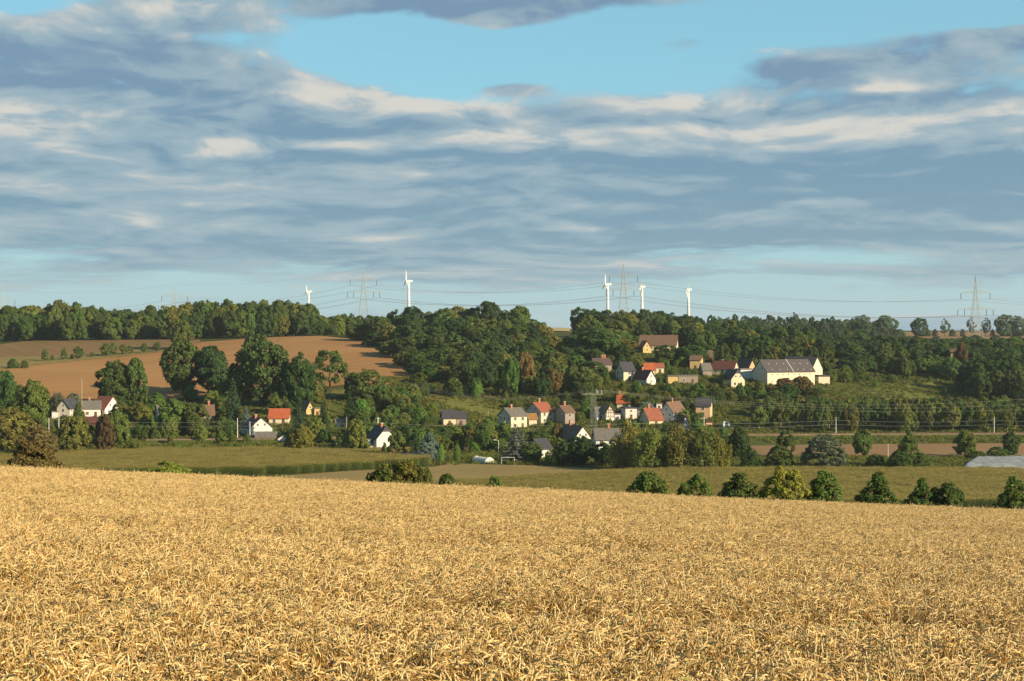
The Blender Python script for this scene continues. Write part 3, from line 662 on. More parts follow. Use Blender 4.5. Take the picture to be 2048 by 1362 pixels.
house('E', 736, 746, 890, 892, 908, 2.5, 16, 'white', 'slate', 'small white outhouse with dark lid roof before the bright white house', flat=True, name='outhouse', cat='outhouse', nowin=True)
house('E', 804, 832, 908, 911, 926, 4, 5, 'dark', 'slate', 'low dark open shed behind the maize field corner', flat=True, name='shed', cat='shed', nowin=True)
house('E', 887, 912, 821, 836, 853, 7, 10, 'cream', 'slate', 'cream cottage with slate roof under the green hillside', storeys=1)
house('E', 913, 932, 824, 836, 853, 6, 10, 'grey', 'slate', 'shaded lower wing right of the cream cottage', storeys=1, name='annex', cat='annex')
house('E', 1022, 1054, 817, 832, 858, 9.5, 30, 'cream', 'grey', 'tall cream house with grey tiled roof, left of the two tall houses', chim=((-0.25, -0.08),), storeys=2)
house('E', 1082, 1108, 806, 823, 848, 10, 36, 'offwhite', 'red', 'tall pale house with red tiled roof, right of the grey roofed one', chim=((-0.1, 0.0),), storeys=2)
house('E', 1058, 1074, 828, 838, 852, 5, 12, 'cream', 'ochre', 'small ochre roofed shed between the two tall cream houses', name='shed', cat='shed', nowin=True)
house('E', 1130, 1150, 812, 825, 851, 8, 30, 'grey', 'brown', 'grey brown house with brown roof beside the lattice mast', chim=((0.0, 0.0),), storeys=2)
house('G', 1148, 1184, 853, 877, 899, 12, 117, 'white', 'brown', 'white gable with wide brown roof in front of the lattice mast', chim=((0.35, 0.05),), storeys=1)
house('E', 1081, 1104, 879, 897, 920, 7, 32, 'white', 'slate', 'small white house with dark roof shaded by trees near the goal', storeys=1)
house('E', 1192, 1250, 859, 879, 908, 9, 4, 'white', 'grey', 'long grey roofed house with brick chimney right of the lattice mast', chim=((0.0, 0.0),), storeys=2)
house('G', 1212, 1229, 810, 825, 843, 8, 112, 'white', 'ochre', 'half timbered gable house with ochre roof', storeys=2, timber=True, win='b')
house('E', 1193, 1210, 815, 827, 842, 5, 12, 'white', 'grey', 'grey roofed white wing left of the half timbered house', name='annex', cat='annex', storeys=1, win='s')
house('E', 1230, 1241, 828, 829, 841, 4, 8, 'white', 'grey', 'white flat roofed garage right of the half timbered house', flat=True, name='garage', cat='garage', nowin=True)
house('E', 1234, 1261, 791, 806, 818, 7, -8, 'cream', 'orange', 'house with vivid orange red roof above the half timbered house', chim=((-0.7, 0.0),), storeys=1)
house('E', 1232, 1251, 821, 823, 833, 4, 5, 'dark', 'slate', 'dark carport between the half timbered house and the white cube', flat=True, name='carport', cat='carport', nowin=True)
house('E', 1251, 1274, 815, 817, 840, 7, 10, 'white', 'slate', 'white flat roofed cube house in the lower village', flat=True, storeys=2, win='b')
house('G', 1275, 1297, 806, 820, 838, 8, 66, 'white', 'slate', 'white gabled house with blue slate roof in the lower village', storeys=1, win='b')
house('E', 1313, 1324, 806, 808, 822, 4, 5, 'white', 'grey', 'white box dormer building behind the red roof', flat=True, name='annex', cat='annex', storeys=1)
house('E', 1298, 1327, 818, 840, 851, 10, 18, 'cream', 'red', 'low cream house with large red tiled roof in the lower village', chim=((-0.35, 0.0),), storeys=1)
house('G', 1320, 1346, 805, 825, 845, 11, 58, 'white', 'brown', 'white gabled house with brown roof right of the large red roof', chim=((-0.2, 0.0),), win='b', storeys=2)
house('G', 1366, 1377, 832, 844, 858, 6, 100, 'white', 'darkred', 'very small white gable above the willow thicket', nowin=True)
house('E', 1392, 1420, 797, 812, 836, 7.5, -13, 'peach', 'slate', 'peach coloured two storey house with dark roof', storeys=2)
house('E', 1412, 1424, 843, 845, 852, 3, 5, 'peach', 'darkred', 'small peach garden shed below the peach house', flat=True, name='shed', cat='shed', nowin=True)
house('E', 1279, 1352, 671, 690, 702, 11, -10, 'cream', 'brown', 'long brown roofed farm building below the upper wood', storeys=1)
house('G', 1286, 1303, 682, 695, 706, 7, 104, 'yellow', 'red', 'yellow gable in front of the long farm building', win='b', storeys=1)
house('E', 1380, 1401, 712, 720, 740, 8, -14, 'yellow', 'brown', 'yellow house with brown roof in the upper village', storeys=1, win='b')
house('E', 1388, 1424, 701, 714, 724, 8, -6, 'brown', 'brown', 'plain brown roofed barn behind the yellow house', storeys=1, name='barn', cat='barn', nowin=True)
house('E', 1290, 1311, 727, 740, 750, 7, 6, 'cream', 'orange', 'orange red roofed house in the upper village', storeys=1)
house('E', 1312, 1328, 727, 735, 748, 6, 4, 'cream', 'red', 'lower red roofed wing right of the orange red roof', storeys=1, name='annex', cat='annex')
house('E', 1247, 1271, 725, 742, 762, 8, 22, 'cream', 'slate', 'cream house with dark grey roof at the left of the upper village', storeys=2)
house('G', 1293, 1312, 741, 757, 770, 12, 118, 'white', 'darkred', 'white gable with wide dark red roof in the upper village', chim=((0.1, 0.1),), win='b', storeys=1)
house('E', 1336, 1356, 751, 753, 772, 6, 4, 'yellow', 'grey', 'yellow flat roofed block in the middle of the village slope', flat=True, name='outbuilding', cat='building', nowin=True)
house('E', 1357, 1396, 750, 752, 768, 7, 4, 'grey', 'grey', 'grey flat roofed workshop right of the yellow block', flat=True, name='outbuilding', cat='building', storeys=1)
house('E', 1424, 1466, 723, 738, 750, 8, -24, 'cream', 'darkred', 'dark red roofed house with brick chimney in the upper village', chim=((-0.3, 0.2),), storeys=1)
house('E', 1406, 1424, 727, 740, 752, 6, 10, 'grey', 'grey', 'small grey roofed outbuilding left of the cream house', name='shed', cat='shed', nowin=True)
house('G', 1462, 1490, 740, 758, 775, 11, 106, 'cream', 'slate', 'cream half hipped house with four dark windows below the barns', storeys=1, hip=0.3)
house('E', 1481, 1506, 737, 739, 757, 6, 14, 'white', 'grey', 'white flat roofed barn wing left of the large barn', flat=True, name='barn', cat='barn', nowin=True)
house('G', 1496, 1514, 719, 738, 752, 12, 112, 'peach', 'slate', 'tan gabled barn with dark roof behind the white wing', name='barn', cat='barn', win='b', nowin=True)
BARN = house('E', 1531, 1634, 720, 743, 769, 11, 27, 'barn', 'manor', 'large cream barn with long dark slate roof', storeys=2, win='s', name='barn', cat='barn', door=False)
def barn_roof_bits():
    ro = [c for c in BARN.children if c.name.startswith('roof')][0]; vs = [v.co for v in ro.data.vertices]
    xe = max(v.x for v in vs); oy = min(v.y for v in vs); zt = max(v.z for v in vs); zl = min(v.z for v in vs) + 0.22
    for x, f0, f1, w in [(0.08 * xe, 0.0, 0.99, 0.16)] + [(q * xe, f, f + 0.05, 0.14) for f in (0.16, 0.62) for q in (-0.75, -0.42, -0.12, 0.3, 0.55, 0.85)]:
        a = Vector((x - w, oy * (1 - f0), zl + (zt - zl) * f0 + 0.02)); b = Vector((x + w, oy * (1 - f1), zl + (zt - zl) * f1 + 0.02)); up = 0.12
        MB().add([(a.x, a.y, a.z - 0.1), (b.x, a.y, a.z - 0.1), (b.x, b.y, b.z - 0.1), (a.x, b.y, b.z - 0.1), (a.x, a.y, a.z + up), (b.x, a.y, a.z + up), (b.x, b.y, b.z + up), (a.x, b.y, b.z + up)],
                 [(3, 2, 1, 0), (4, 5, 6, 7), (0, 1, 5, 4), (1, 2, 6, 5), (2, 3, 7, 6), (3, 0, 4, 7)]).build('fire_wall_strip' if f1 > 0.9 else 'skylight', M_CAP, ro)
barn_roof_bits()
house('E', 1566, 1620, 714, 738, 768, 12, -34, 'barn', 'slate', 'rear cream barn wing with tall lit gable', name='barn', cat='barn', Y=Yat(1580, 768) + 24, nowin=True)
house('E', 1637, 1660, 750, 753, 769, 6, 8, 'barn', 'slate', 'low cream garage at the right end of the large barn', flat=True, name='garage', cat='garage', nowin=True)
house('E', 1190, 1224, 717, 729, 747, 8, 16, 'grey', 'purple', 'shaded house with shade-purple roof under the big round trees', chim=((0.2, 0.0), (0.5, 0.0)), storeys=1)  # wall and roof colours hold the purple grey of the shade here
house('E', 1902, 1915, 698, 704, 714, 6, -20, 'yellow', 'brown', 'tiny yellow house glimpsed in the right wood', storeys=1, Y=880)
house('E', 652, 662, 650, 653, 660, 4, 0, 'cream', 'grey', 'tiny cream hut in the gap beside the left wood', name='garden_hut', cat='hut', Y=1120, nowin=True)

# open ground that trees must not cover: (px0, px1, py0, py1)
OPEN = [(-200, 330, 690, 775), (395, 640, 672, 740), (690, 810, 680, 765), (480, 530, 800, 838), (660, 690, 782, 828), (885, 1000, 792, 832), (846, 880, 790, 802), (1670, 1745, 765, 792), (1760, 1880, 765, 792),
        (945, 995, 905, 930), (1000, 1032, 912, 930), (1090, 1125, 645, 662), (300, 345, 752, 780), (1436, 1500, 805, 850), (100, 190, 770, 796)]

# ------------------------------------------------------------------ trees
def leaf_material(name, trans=0.2):
    m = bpy.data.materials.new(name); m.use_nodes = True; t = m.node_tree; b = t.nodes['Principled BSDF']
    b.inputs['Roughness'].default_value = 0.6; b.inputs['Specular IOR Level'].default_value = 0.15
    oi = t.nodes.new('ShaderNodeAttribute'); oi.attribute_type = 'INSTANCER'; oi.attribute_name = 'leaf_colour'; g = t.nodes.new('ShaderNodeNewGeometry')
    r = S(t, g.outputs['Random Per Island'])
    hs = t.nodes.new('ShaderNodeHueSaturation'); t.links.new(oi.outputs['Color'], hs.inputs['Color'])
    t.links.new((r * 0.05 + 0.475).k, hs.inputs['Hue']); t.links.new((r.op('FRACT') * 0.9 + 0.55).k, hs.inputs['Value'])
    t.links.new(hs.outputs[0], b.inputs['Base Color'])
    tr = t.nodes.new('ShaderNodeBsdfTranslucent'); t.links.new(mulc(t, hs.outputs[0], (1.0, 1.0, 0.6)), tr.inputs[0])
    mx = t.nodes.new('ShaderNodeMixShader'); mx.inputs[0].default_value = trans
    t.links.new(b.outputs[0], mx.inputs[1]); t.links.new(tr.outputs[0], mx.inputs[2]); t.links.new(mx.outputs[0], t.nodes['Material Output'].inputs[0])
    return m
M_LEAF = leaf_material('foliage'); M_NEEDLE = leaf_material('needles', 0.1)
M_BARK = principled('bark', (0.085, 0.062, 0.045), 0.95, 0.05, 0, 0.35, 6); M_PALEBARK = principled('pale_bark', (0.30, 0.23, 0.16), 0.9, 0.1, 0, 0.35, 5)

def leaves(cent, nrm, size, seed, aspect=0.65):
    """rhombic leaf sprays at points, turned roughly along normals"""
    g = np.random.default_rng(seed); n = len(cent)
    d = nrm + g.normal(0, 0.55, (n, 3)); d /= np.linalg.norm(d, axis=1)[:, None]
    a = np.cross(d, g.normal(0, 1, (n, 3))); a /= np.linalg.norm(a, axis=1)[:, None]; b = np.cross(d, a)
    s = (size * g.uniform(0.6, 1.35, n))[:, None]
    v = np.stack([cent + a * s, cent + b * s * aspect + d * s * 0.25, cent - a * s, cent - b * s * aspect + d * s * 0.2], 1).reshape(-1, 3)
    f = np.arange(n * 4).reshape(n, 4)
    return v, f
def leafmesh(name, C, Nn, size, seed, mat, squash=(1, 1, 1), aspect=0.65):
    v, f = leaves(np.array(C), np.array(Nn), size, seed, aspect); v = v * np.array(squash)
    m = bpy.data.meshes.new(name); m.from_pydata(v.tolist(), [], f.tolist()); m.materials.append(mat); m.update(); return m

def crown_round(seed, z0=0.10, n=135, shape='round', leaf=0.025, gaps=0.0, per=92):
    """unit tree (height 1, width 1): clumps over a lobed shell -> leaf sprays on each clump"""
    g = np.random.default_rng(seed); C, Nn = [], []
    ph = g.uniform(0, 6.283, 8)
    def prof(t):
        if shape == 'round': return (1 - abs(2 * t - 0.92) ** 2.3 * 0.86) ** 0.62 if t < 0.98 else 0.3
        if shape == 'tall': return (1 - abs(2 * t - 0.75) ** 2.0 * 0.64) ** 0.8
        if shape == 'bush': return max(0.12, 1 - t ** 2.8) ** 0.6 * (0.86 + 0.14 * min(1, t * 4))
        if shape == 'cone': return max(0.06, 1 - t) ** 0.75 * min(1, 0.75 + t * 2)
        return 1.0
    zc = z0 + (1 - z0) * 0.45
    if shape == 'plume':
        lobes = [(0.36 * math.sqrt(g.random()) * math.cos(q), 0.36 * math.sqrt(g.random()) * math.sin(q), g.uniform(0.55, 0.97)) for q in np.linspace(0, 6.283, 13)] + [(0, 0, 1.0)]
    made = 0; i = 0
    while made < n:
        i += 1
        if shape == 'plume':
            lx, ly, lt = lobes[i % len(lobes)]; t = g.random() ** 0.8; th = g.uniform(0, 6.283); rr = 0.13 * (1 - 0.6 * t)
            c = np.array([lx * (0.6 + 0.4 * t) + rr * math.cos(th), ly * (0.6 + 0.4 * t) + rr * math.sin(th), t * lt]); cr = g.uniform(0.05, 0.085); vert = 1.7
            out = np.array([math.cos(th), math.sin(th), 0.5])
        else:
            t = g.random(); p_ = prof(t)
            if g.random() > p_ + 0.1: continue
            th = i * 2.39996 + g.uniform(-0.3, 0.3)
            lobe = 1 + (0.09 if shape in ('bush', 'cone') else 0.17) * math.sin(2 * th + ph[0] + 4 * t) + 0.10 * math.sin(3 * th + ph[1] - 6 * t) + 0.06 * math.sin(5 * th + ph[2] + 9 * t)
            if gaps and math.sin(3 * th + ph[3] + 8 * t) + math.sin(2 * th + ph[4] - 11 * t) > 1.2 - gaps * 2: made += 1; continue
            inner = 0.35 if g.random() < 0.12 else 1.0
            rr = 0.41 * p_ * lobe * g.uniform(0.82, 1.04) * inner; cr = g.uniform(0.052, 0.115) * (0.68 if shape in ('bush', 'cone') else 1.0); vert = 0.85
            c = np.array([rr * math.cos(th), rr * math.sin(th), z0 + (1 - z0) * (0.05 + 0.90 * t) + g.uniform(-0.02, 0.02)])
            out = c - np.array([0, 0, zc]); out /= np.linalg.norm(out) + 1e-6
        made += 1
        m = int(per * (cr / 0.09) ** 1.7)
        e = g.normal(0, 1, (m, 3)); e /= np.linalg.norm(e, axis=1)[:, None]
        e[e @ out < -0.3] *= -1
        p = c + e * cr * g.uniform(0.55, 1.12, m)[:, None] * np.array([1.1, 1.1, vert])
        k = p[:, 2] > z0 * 0.7
        C.append(p[k]); Nn.append((e + out * 0.35)[k])
    C = np.concatenate(C); Nn = np.concatenate(Nn)
    C[:, :2] *= 0.485 / np.percentile(np.hypot(C[:, 0], C[:, 1]), 98.5); C[:, 2] *= 0.985 / np.percentile(C[:, 2], 99.7)
    return leafmesh('crown', C, Nn, leaf, seed, M_LEAF)
def crown_spruce(seed, tiers=15, drop=0.35, z0=0.06, nb=11):
    g = np.random.default_rng(seed); C, Nn = [], []
    for i in range(tiers):
        f = i / tiers; z = z0 + (1 - z0) * f; rad = 0.5 * (1 - f) ** 0.85 * g.uniform(0.85, 1.08) + 0.012
        n = max(4, int(nb * (1 - f * 0.6)))
        for k in range(n):
            th = 6.283 * (k + g.uniform(-0.35, 0.35)) / n; rl = rad * g.uniform(0.75, 1.1); ns = max(3, int(26 * rl / 0.5) + 3)
            q = np.linspace(0.15, 1, ns)
            p = np.stack([np.cos(th) * rl * q, np.sin(th) * rl * q, z + 0.06 * (1 - f) * (0.3 - drop * q ** 1.5 * 1.6) + g.normal(0, 0.006, ns)], 1)
            for s in (-1, 0, 1):
                off = np.stack([-np.sin(th) * q * 0.045 * s, np.cos(th) * q * 0.045 * s, -0.012 * abs(s) + 0 * q], 1)
                C.append(p + off + g.normal(0, 0.006, (ns, 3))); Nn.append(np.tile([math.cos(th) * 0.5, math.sin(th) * 0.5, 0.8], (ns, 1)))
    return leafmesh('crown', np.concatenate(C), np.concatenate(Nn), 0.030, seed, M_NEEDLE, aspect=0.4)
def crown_column(seed):
    g = np.random.default_rng(seed); n = 2600; z = g.random(n); th = g.uniform(0, 6.283, n)
    r = 0.5 * np.minimum(1, (1.02 - z) * 3.2) ** 0.6 * np.minimum(1, 0.6 + z * 2) * g.uniform(0.75, 1.0, n)
    p = np.stack([r * np.cos(th), r * np.sin(th), z], 1); nn = np.stack([np.cos(th), np.sin(th), 0.5 + 0 * z], 1)
    return leafmesh('crown', p, nn, 0.045, seed, M_NEEDLE, aspect=0.5)
def trunk_mesh(seed, h0=0.16, limbs=7, r0=0.028, top=0.75, mat=None, spread=0.26):
    r = random.Random(seed); mb = MB()
    pts = [Vector((r.uniform(-0.012, 0.012) * i, r.uniform(-0.012, 0.012) * i, -0.06 + (top + 0.06) * i / 5)) for i in range(6)]
    mb.tube(pts, [r0 * (1.25 if i == 0 else 1 - 0.85 * i / 5) for i in range(6)], 7)
    for i in range(limbs):
        z = h0 + (top - h0) * (i + 0.3) / limbs; th = i * 2.4 + r.uniform(-0.4, 0.4); ln = spread * r.uniform(0.7, 1.2)
        p0 = Vector((0, 0, z)); p1 = p0 + Vector((math.cos(th) * ln * 0.55, math.sin(th) * ln * 0.55, ln * 0.35)); p2 = p0 + Vector((math.cos(th) * ln, math.sin(th) * ln, ln * 0.85))
        mb.tube([p0, p1, p2], [r0 * 0.45, r0 * 0.3, r0 * 0.1], 5)
    return mb.mesh('trunk', mat or M_BARK, True)
CROWN = {'round': [crown_round(100 + i, 0.08) for i in range(6)],
         'tall': [crown_round(120 + i, 0.05, 125, 'tall') for i in range(5)],
         'airy': [crown_round(140 + i, 0.14, 105, 'round', gaps=0.3) for i in range(3)],
         'belt': [crown_round(160 + i, 0.24, 95, 'tall', gaps=0.15) for i in range(4)],
         'bush': [crown_round(180 + i, 0.0, 230, 'bush', 0.019, per=135) for i in range(5)],
         'cone': [crown_round(200 + i, 0.0, 230, 'cone', 0.019, per=135) for i in range(3)],
         'plume': [crown_round(220 + i, 0.0, 150, 'plume', 0.022, per=75) for i in range(3)],
         'spruce': [crown_spruce(240 + i) for i in range(3)], 'fir': [crown_spruce(250 + i, 12, 0.15, 0.1, 9) for i in range(2)],
         'column': [crown_column(260)], 'pine': [crown_round(270 + i, 0.28, 50, 'round', gaps=0.45) for i in range(3)]}
_T = {'a': [trunk_mesh(300 + i) for i in range(3)], 'b': [trunk_mesh(310 + i, 0.35, 6, 0.022, 0.85, M_PALEBARK, 0.18) for i in range(2)], 's': [trunk_mesh(320, 0.05, 0, 0.022, 0.93)], 'u': [trunk_mesh(330 + i, 0.03, 9, 0.03, 0.6, None, 0.34) for i in range(2)]}
TRUNK = {'round': 'a', 'tall': 'a', 'airy': 'a', 'belt': 'b', 'bush': 'u', 'cone': 'u', 'plume': 'u', 'spruce': 's', 'fir': 's', 'column': 's', 'pine': 'a'}
TNAME = {'round': ('deciduous_tree', 'tree'), 'tall': ('deciduous_tree', 'tree'), 'airy': ('deciduous_tree', 'tree'), 'belt': ('slender_tree', 'tree'), 'bush': ('shrub', 'shrub'), 'cone': ('young_tree', 'tree'), 'plume': ('willow', 'willow'),
         'spruce': ('spruce_tree', 'spruce'), 'fir': ('fir_tree', 'fir'), 'column': ('thuja', 'thuja'), 'pine': ('field_tree', 'tree')}
C_ = {'dark': (0.050, 0.088, 0.020), 'deep': (0.036, 0.066, 0.020), 'mid': (0.074, 0.115, 0.024), 'light': (0.110, 0.148, 0.028), 'bright': (0.092, 0.165, 0.028), 'olive': (0.118, 0.130, 0.027), 'yellow': (0.160, 0.175, 0.030),
      'brown': (0.112, 0.090, 0.030), 'rust': (0.095, 0.064, 0.030), 'blue': (0.110, 0.145, 0.115), 'silver': (0.105, 0.128, 0.072), 'far': (0.068, 0.102, 0.050), 'spruce': (0.038, 0.068, 0.026)}  # far: the blue of distance haze is mixed into the leaf colour
WORD = {'dark': 'dark green', 'deep': 'blackish green', 'mid': 'mid green', 'light': 'light green', 'bright': 'bright green', 'olive': 'olive', 'yellow': 'yellow green', 'brown': 'brownish', 'rust': 'rusty', 'blue': 'bluish', 'silver': 'silvery', 'far': 'haze-tinted green', 'spruce': 'dark'}
KWORD = {'round': 'round tree', 'tall': 'tall tree', 'airy': 'loose tree', 'belt': 'slender tree', 'bush': 'bush', 'cone': 'pointed tree', 'plume': 'willow', 'spruce': 'spruce', 'fir': 'fir', 'column': 'thuja', 'pine': 'tree'}
SPEC = []
def tree(px, top, kind, col, label, base=None, Y=None, w=None, group=None, keep=True):
    """px, top, base, w in picture pixels; Y metres. Trees are listed first and made by plant()"""
    if Y is None: Y = Yat(px, base)
    p = P(px, Y); h = max(zpy(top, Y) - p.z, 0.8); wd = w * Y / F
    c = C_[col]; k = 1.06 + R.uniform(-0.22, 0.28)
    c = (c[0] * k * (1 + R.uniform(-0.12, 0.22)), c[1] * k, c[2] * k * (1 + R.uniform(-0.12, 0.12)))
    SPEC.append(dict(p=p, h=h, w=wd, kind=kind, c=c, label=label, group=group, score=1e9 if keep else wd * h / Y / Y, m=R.randrange(60), rz=R.uniform(0, 6.283)))
MAXKIND = {'deciduous_tree': 285, 'shrub': 285, 'slender_tree': 120}
def plant():
    cnt = {}; rest = []; keep = []; same = {}
    for t_ in sorted(SPEC, key=lambda q: -q['score']):
        nm = TNAME[t_['kind']][0]; cnt[nm] = cnt.get(nm, 0) + 1
        if cnt[nm] > MAXKIND.get(nm, 999): rest.append(t_)
        else: keep.append(t_); same.setdefault(t_['label'], []).append(t_)
    NUM = ['zero', 'one', 'two', 'three', 'four', 'five', 'six', 'seven', 'eight', 'nine', 'ten', 'eleven', 'twelve', 'thirteen']
    ORD = ['first', 'second', 'third', 'fourth', 'fifth', 'sixth', 'seventh', 'eighth', 'ninth', 'tenth', 'eleventh', 'twelfth', 'thirteenth']
    for lab, lst in same.items():
        n = len(lst)
        if 1 < n < 14:
            for i, t_ in enumerate(sorted(lst, key=lambda q: q['p'].x / q['p'].y)):
                t_['label'] = lab + ', ' + ('leftmost' if i == 0 else 'rightmost' if i == n - 1 else ORD[i]) + ' of ' + NUM[n]
    for t_ in keep:
        while len(t_['label'].split()) > 15 and ' the ' in t_['label']: t_['label'] = t_['label'].replace(' the ', ' ', 1)
    for t_ in keep:
        nm, cat = TNAME[t_['kind']]
        k = t_['kind']; o = empty(nm, t_['p'], t_['rz'], (t_['w'], t_['w'], t_['h'])); tag(o, t_['label'], cat, t_['group'])
        cr = link(bpy.data.objects.new('crown', CROWN[k][t_['m'] % len(CROWN[k])]), o); cr['leaf_colour'] = t_['c']
        tl = _T[TRUNK[k]]; link(bpy.data.objects.new('stem' if k in ('bush', 'plume', 'cone') else 'trunk', tl[t_['m'] % len(tl)]), o)
    if rest:
        protos = []; idx = {}
        for k in sorted({t_['kind'] for t_ in rest}):
            for j, m in enumerate(CROWN[k]): idx[(k, j)] = len(protos); protos.append(m)
        o = scatter('woodland', 'mass of further trees inside the woods and gardens', protos, [t_['p'] for t_ in rest], np.array([t_['rz'] for t_ in rest]), [(t_['w'], t_['w'], t_['h']) for t_ in rest],
                    pick=[idx[(t_['kind'], t_['m'] % len(CROWN[t_['kind']]))] for t_ in rest], colour=[t_['c'] for t_ in rest])
    print('TREES', cnt, 'in mass', len(rest))
def free(px, top, base, w, Y):
    for (a, b, c, d, ky) in KEEP:
        if Y < ky + 2 and px + w * 0.42 > a and px - w * 0.42 < b and base > c and top < d: return False
    for (a, b, c, d) in OPEN:
        if px + w * 0.4 > a and px - w * 0.4 < b and base > c + 4 and top < d: return False
    return True

# --- single trees one can point at
T = tree
T(228, 722, 'round', 'dark', 'broad dark tree right behind the red roofed house', base=815, w=86)
T(272, 716, 'tall', 'mid', 'taller lighter tree joined to the broad dark tree', base=815, w=62)
T(362, 639, 'round', 'mid', 'lone round green tree standing in front of the left wood', Y=905, w=52)
T(366, 682, 'round', 'dark', 'left one of the dark oak pair in the brown field', base=788, w=92)
T(424, 692, 'round', 'deep', 'right one of the dark oak pair in the brown field', base=790, w=80)
T(524, 670, 'round', 'dark', 'largest dark oak below the middle of the brown field', base=812, w=132)
T(600, 706, 'tall', 'dark', 'tall dark tree leaning on the right of the largest oak', base=815, w=72)
T(660, 700, 'airy', 'mid', 'loose open crowned tree right of the largest oak', base=776, w=74)
T(738, 738, 'bush', 'mid', 'bushy green tree clump at the lower edge of the brown field', base=800, w=80)
T(707, 745, 'bush', 'dark', 'dark bush left of the bushy clump at the brown field', base=795, w=44)
T(10, 742, 'round', 'dark', 'dark tree cut by the left picture edge above the gardens', base=858, w=80)
T(64, 760, 'round', 'mid', 'leafy green tree left of the cream gabled house', base=878, w=82)
T(20, 815, 'round', 'olive', 'olive tree at the left edge above the brownish shrub', base=914, w=100)
T(74, 850, 'bush', 'brown', 'brownish tree below the olive tree at the left', base=922, w=88)
T(150, 832, 'round', 'olive', 'olive brown tree under the white houses', base=914, w=74)
T(209, 828, 'round', 'rust', 'narrow reddish brown tree below the white houses', base=914, w=42)
T(235, 822, 'round', 'mid', 'green tree right of the reddish brown tree', base=902, w=60)
T(66, 878, 'bush', 'brown', 'dark brown shrub standing at the wheat edge on the left', Y=122, w=125)
T(268, 876, 'bush', 'olive', 'rounded olive bush on the railway bank', base=912, w=48)
T(115, 786, 'bush', 'silver', 'silvery willow behind the cream gabled house', base=826, w=44)
T(147, 786, 'bush', 'silver', 'silvery willow left of the bare pole', base=824, w=40)
T(157, 806, 'tall', 'mid', 'small tree between the cream house and the grey roofed house', base=862, w=30)
T(335, 922, 'bush', 'yellow', 'yellow green weeds at the wheat edge left of centre', Y=118, w=110)
T(345, 798, 'round', 'mid', 'round garden tree in front of the hidden white house', base=872, w=74)
T(392, 806, 'round', 'mid', 'round garden tree left of the grey brown roof', base=874, w=56)
T(466, 752, 'spruce', 'spruce', 'tall dark spruce left of the white railway house', base=856, w=50)
T(492, 810, 'spruce', 'blue', 'small blue spruce beside the tall dark spruce', base=858, w=30)
T(552, 782, 'spruce', 'mid', 'green conifer above the orange roof', base=826, w=34)
T(598, 796, 'spruce', 'spruce', 'tall spruce right of the orange roof', base=882, w=42)
T(646, 800, 'spruce', 'spruce', 'dark spruce right of the narrow yellow house', base=884, w=42)
T(700, 781, 'spruce', 'deep', 'pointed dark spruce before the olive paddock', base=850, w=38)
T(633, 838, 'spruce', 'blue', 'slim blue spruce on the railway bank', base=884, w=24)
T(604, 850, 'bush', 'yellow', 'yellow green bush on the bank right of the small white shed', base=910, w=54)
T(583, 868, 'bush', 'brown', 'reddish low bush left of the yellow green bank bush', base=908, w=34)
T(711, 838, 'tall', 'olive', 'olive tree left of the bright white house', base=912, w=56)
T(769, 884, 'cone', 'mid', 'small pointed tree in front of the bright white house', base=918, w=20)
T(793, 862, 'airy', 'mid', 'thin stemmed tree right of the bright white house', base=922, w=46)
T(832, 858, 'spruce', 'spruce', 'dark spruce left of the bluish conifer mass', base=920, w=34)
T(858, 866, 'cone', 'blue', 'broad bluish conifer beside the two thujas', base=924, w=62)
T(882, 888, 'column', 'bright', 'left one of two green column thujas', base=925, w=13)
T(914, 888, 'column', 'bright', 'right one of two green column thujas', base=925, w=14)
T(1033, 852, 'fir', 'blue', 'large blue fir behind the football goal', base=925, w=84)
T(1066, 884, 'round', 'mid', 'small pale stemmed tree right of the blue fir', base=926, w=44)
T(1113, 846, 'tall', 'brown', 'brownish half bare tree behind the small white house', base=895, w=24)
T(1160, 872, 'round', 'deep', 'dark tree under the white gable', base=930, w=66)
T(1128, 882, 'round', 'deep', 'dark tree right of the small white house', base=930, w=46)
T(1212, 885, 'round', 'deep', 'dark tree in front of the long grey roofed house', base=932, w=60)
T(1102, 898, 'bush', 'bright', 'bright green bush before the small white house', base=930, w=30)
T(1252, 840, 'plume', 'olive', 'tall willow at the left end of the olive thicket', base=938, w=76)
T(1298, 850, 'plume', 'olive', 'olive willow in the middle left of the thicket', base=944, w=86)
T(1350, 846, 'plume', 'olive', 'highest olive willow of the thicket', base=944, w=90)
T(1402, 852, 'plume', 'olive', 'olive willow right of the highest one', base=944, w=84)
T(1438, 868, 'plume', 'olive', 'lower willow at the right end of the thicket', base=942, w=50)
T(1478, 852, 'tall', 'dark', 'dense dark green tree right of the willow thicket', base=918, w=50)
T(1500, 895, 'bush', 'dark', 'small dark bush in front of the dense dark tree', base=936, w=46)
T(1560, 890, 'bush', 'mid', 'round bush at the left of the right hand tree row', base=936, w=62)
T(1572, 862, 'airy', 'dark', 'small tree behind the round bush of the tree row', base=914, w=44)
T(1648, 868, 'bush', 'silver', 'wide grey green bush in the right tree row', base=937, w=98)
T(1725, 860, 'round', 'mid', 'round tree alone before the harvested strip', base=916, w=44)
T(1752, 908, 'bush', 'mid', 'low bush below the round lone tree', base=936, w=44)
T(1818, 858, 'cone', 'mid', 'tall bushy tree in the middle of the right tree row', base=937, w=58)
T(1800, 900, 'bush', 'dark', 'dark bush at the foot of the tall bushy tree', base=938, w=54)
T(1842, 905, 'bush', 'mid', 'green bush right of the tall bushy tree', base=938, w=44)
T(1930, 860, 'round', 'mid', 'round tree near the right end of the harvested strip', base=914, w=50)
T(2022, 864, 'round', 'dark', 'round dark tree by the right picture edge', base=914, w=40)
T(1996, 893, 'bush', 'mid', 'hedge bush above the plastic cover at the right', base=922, w=52)
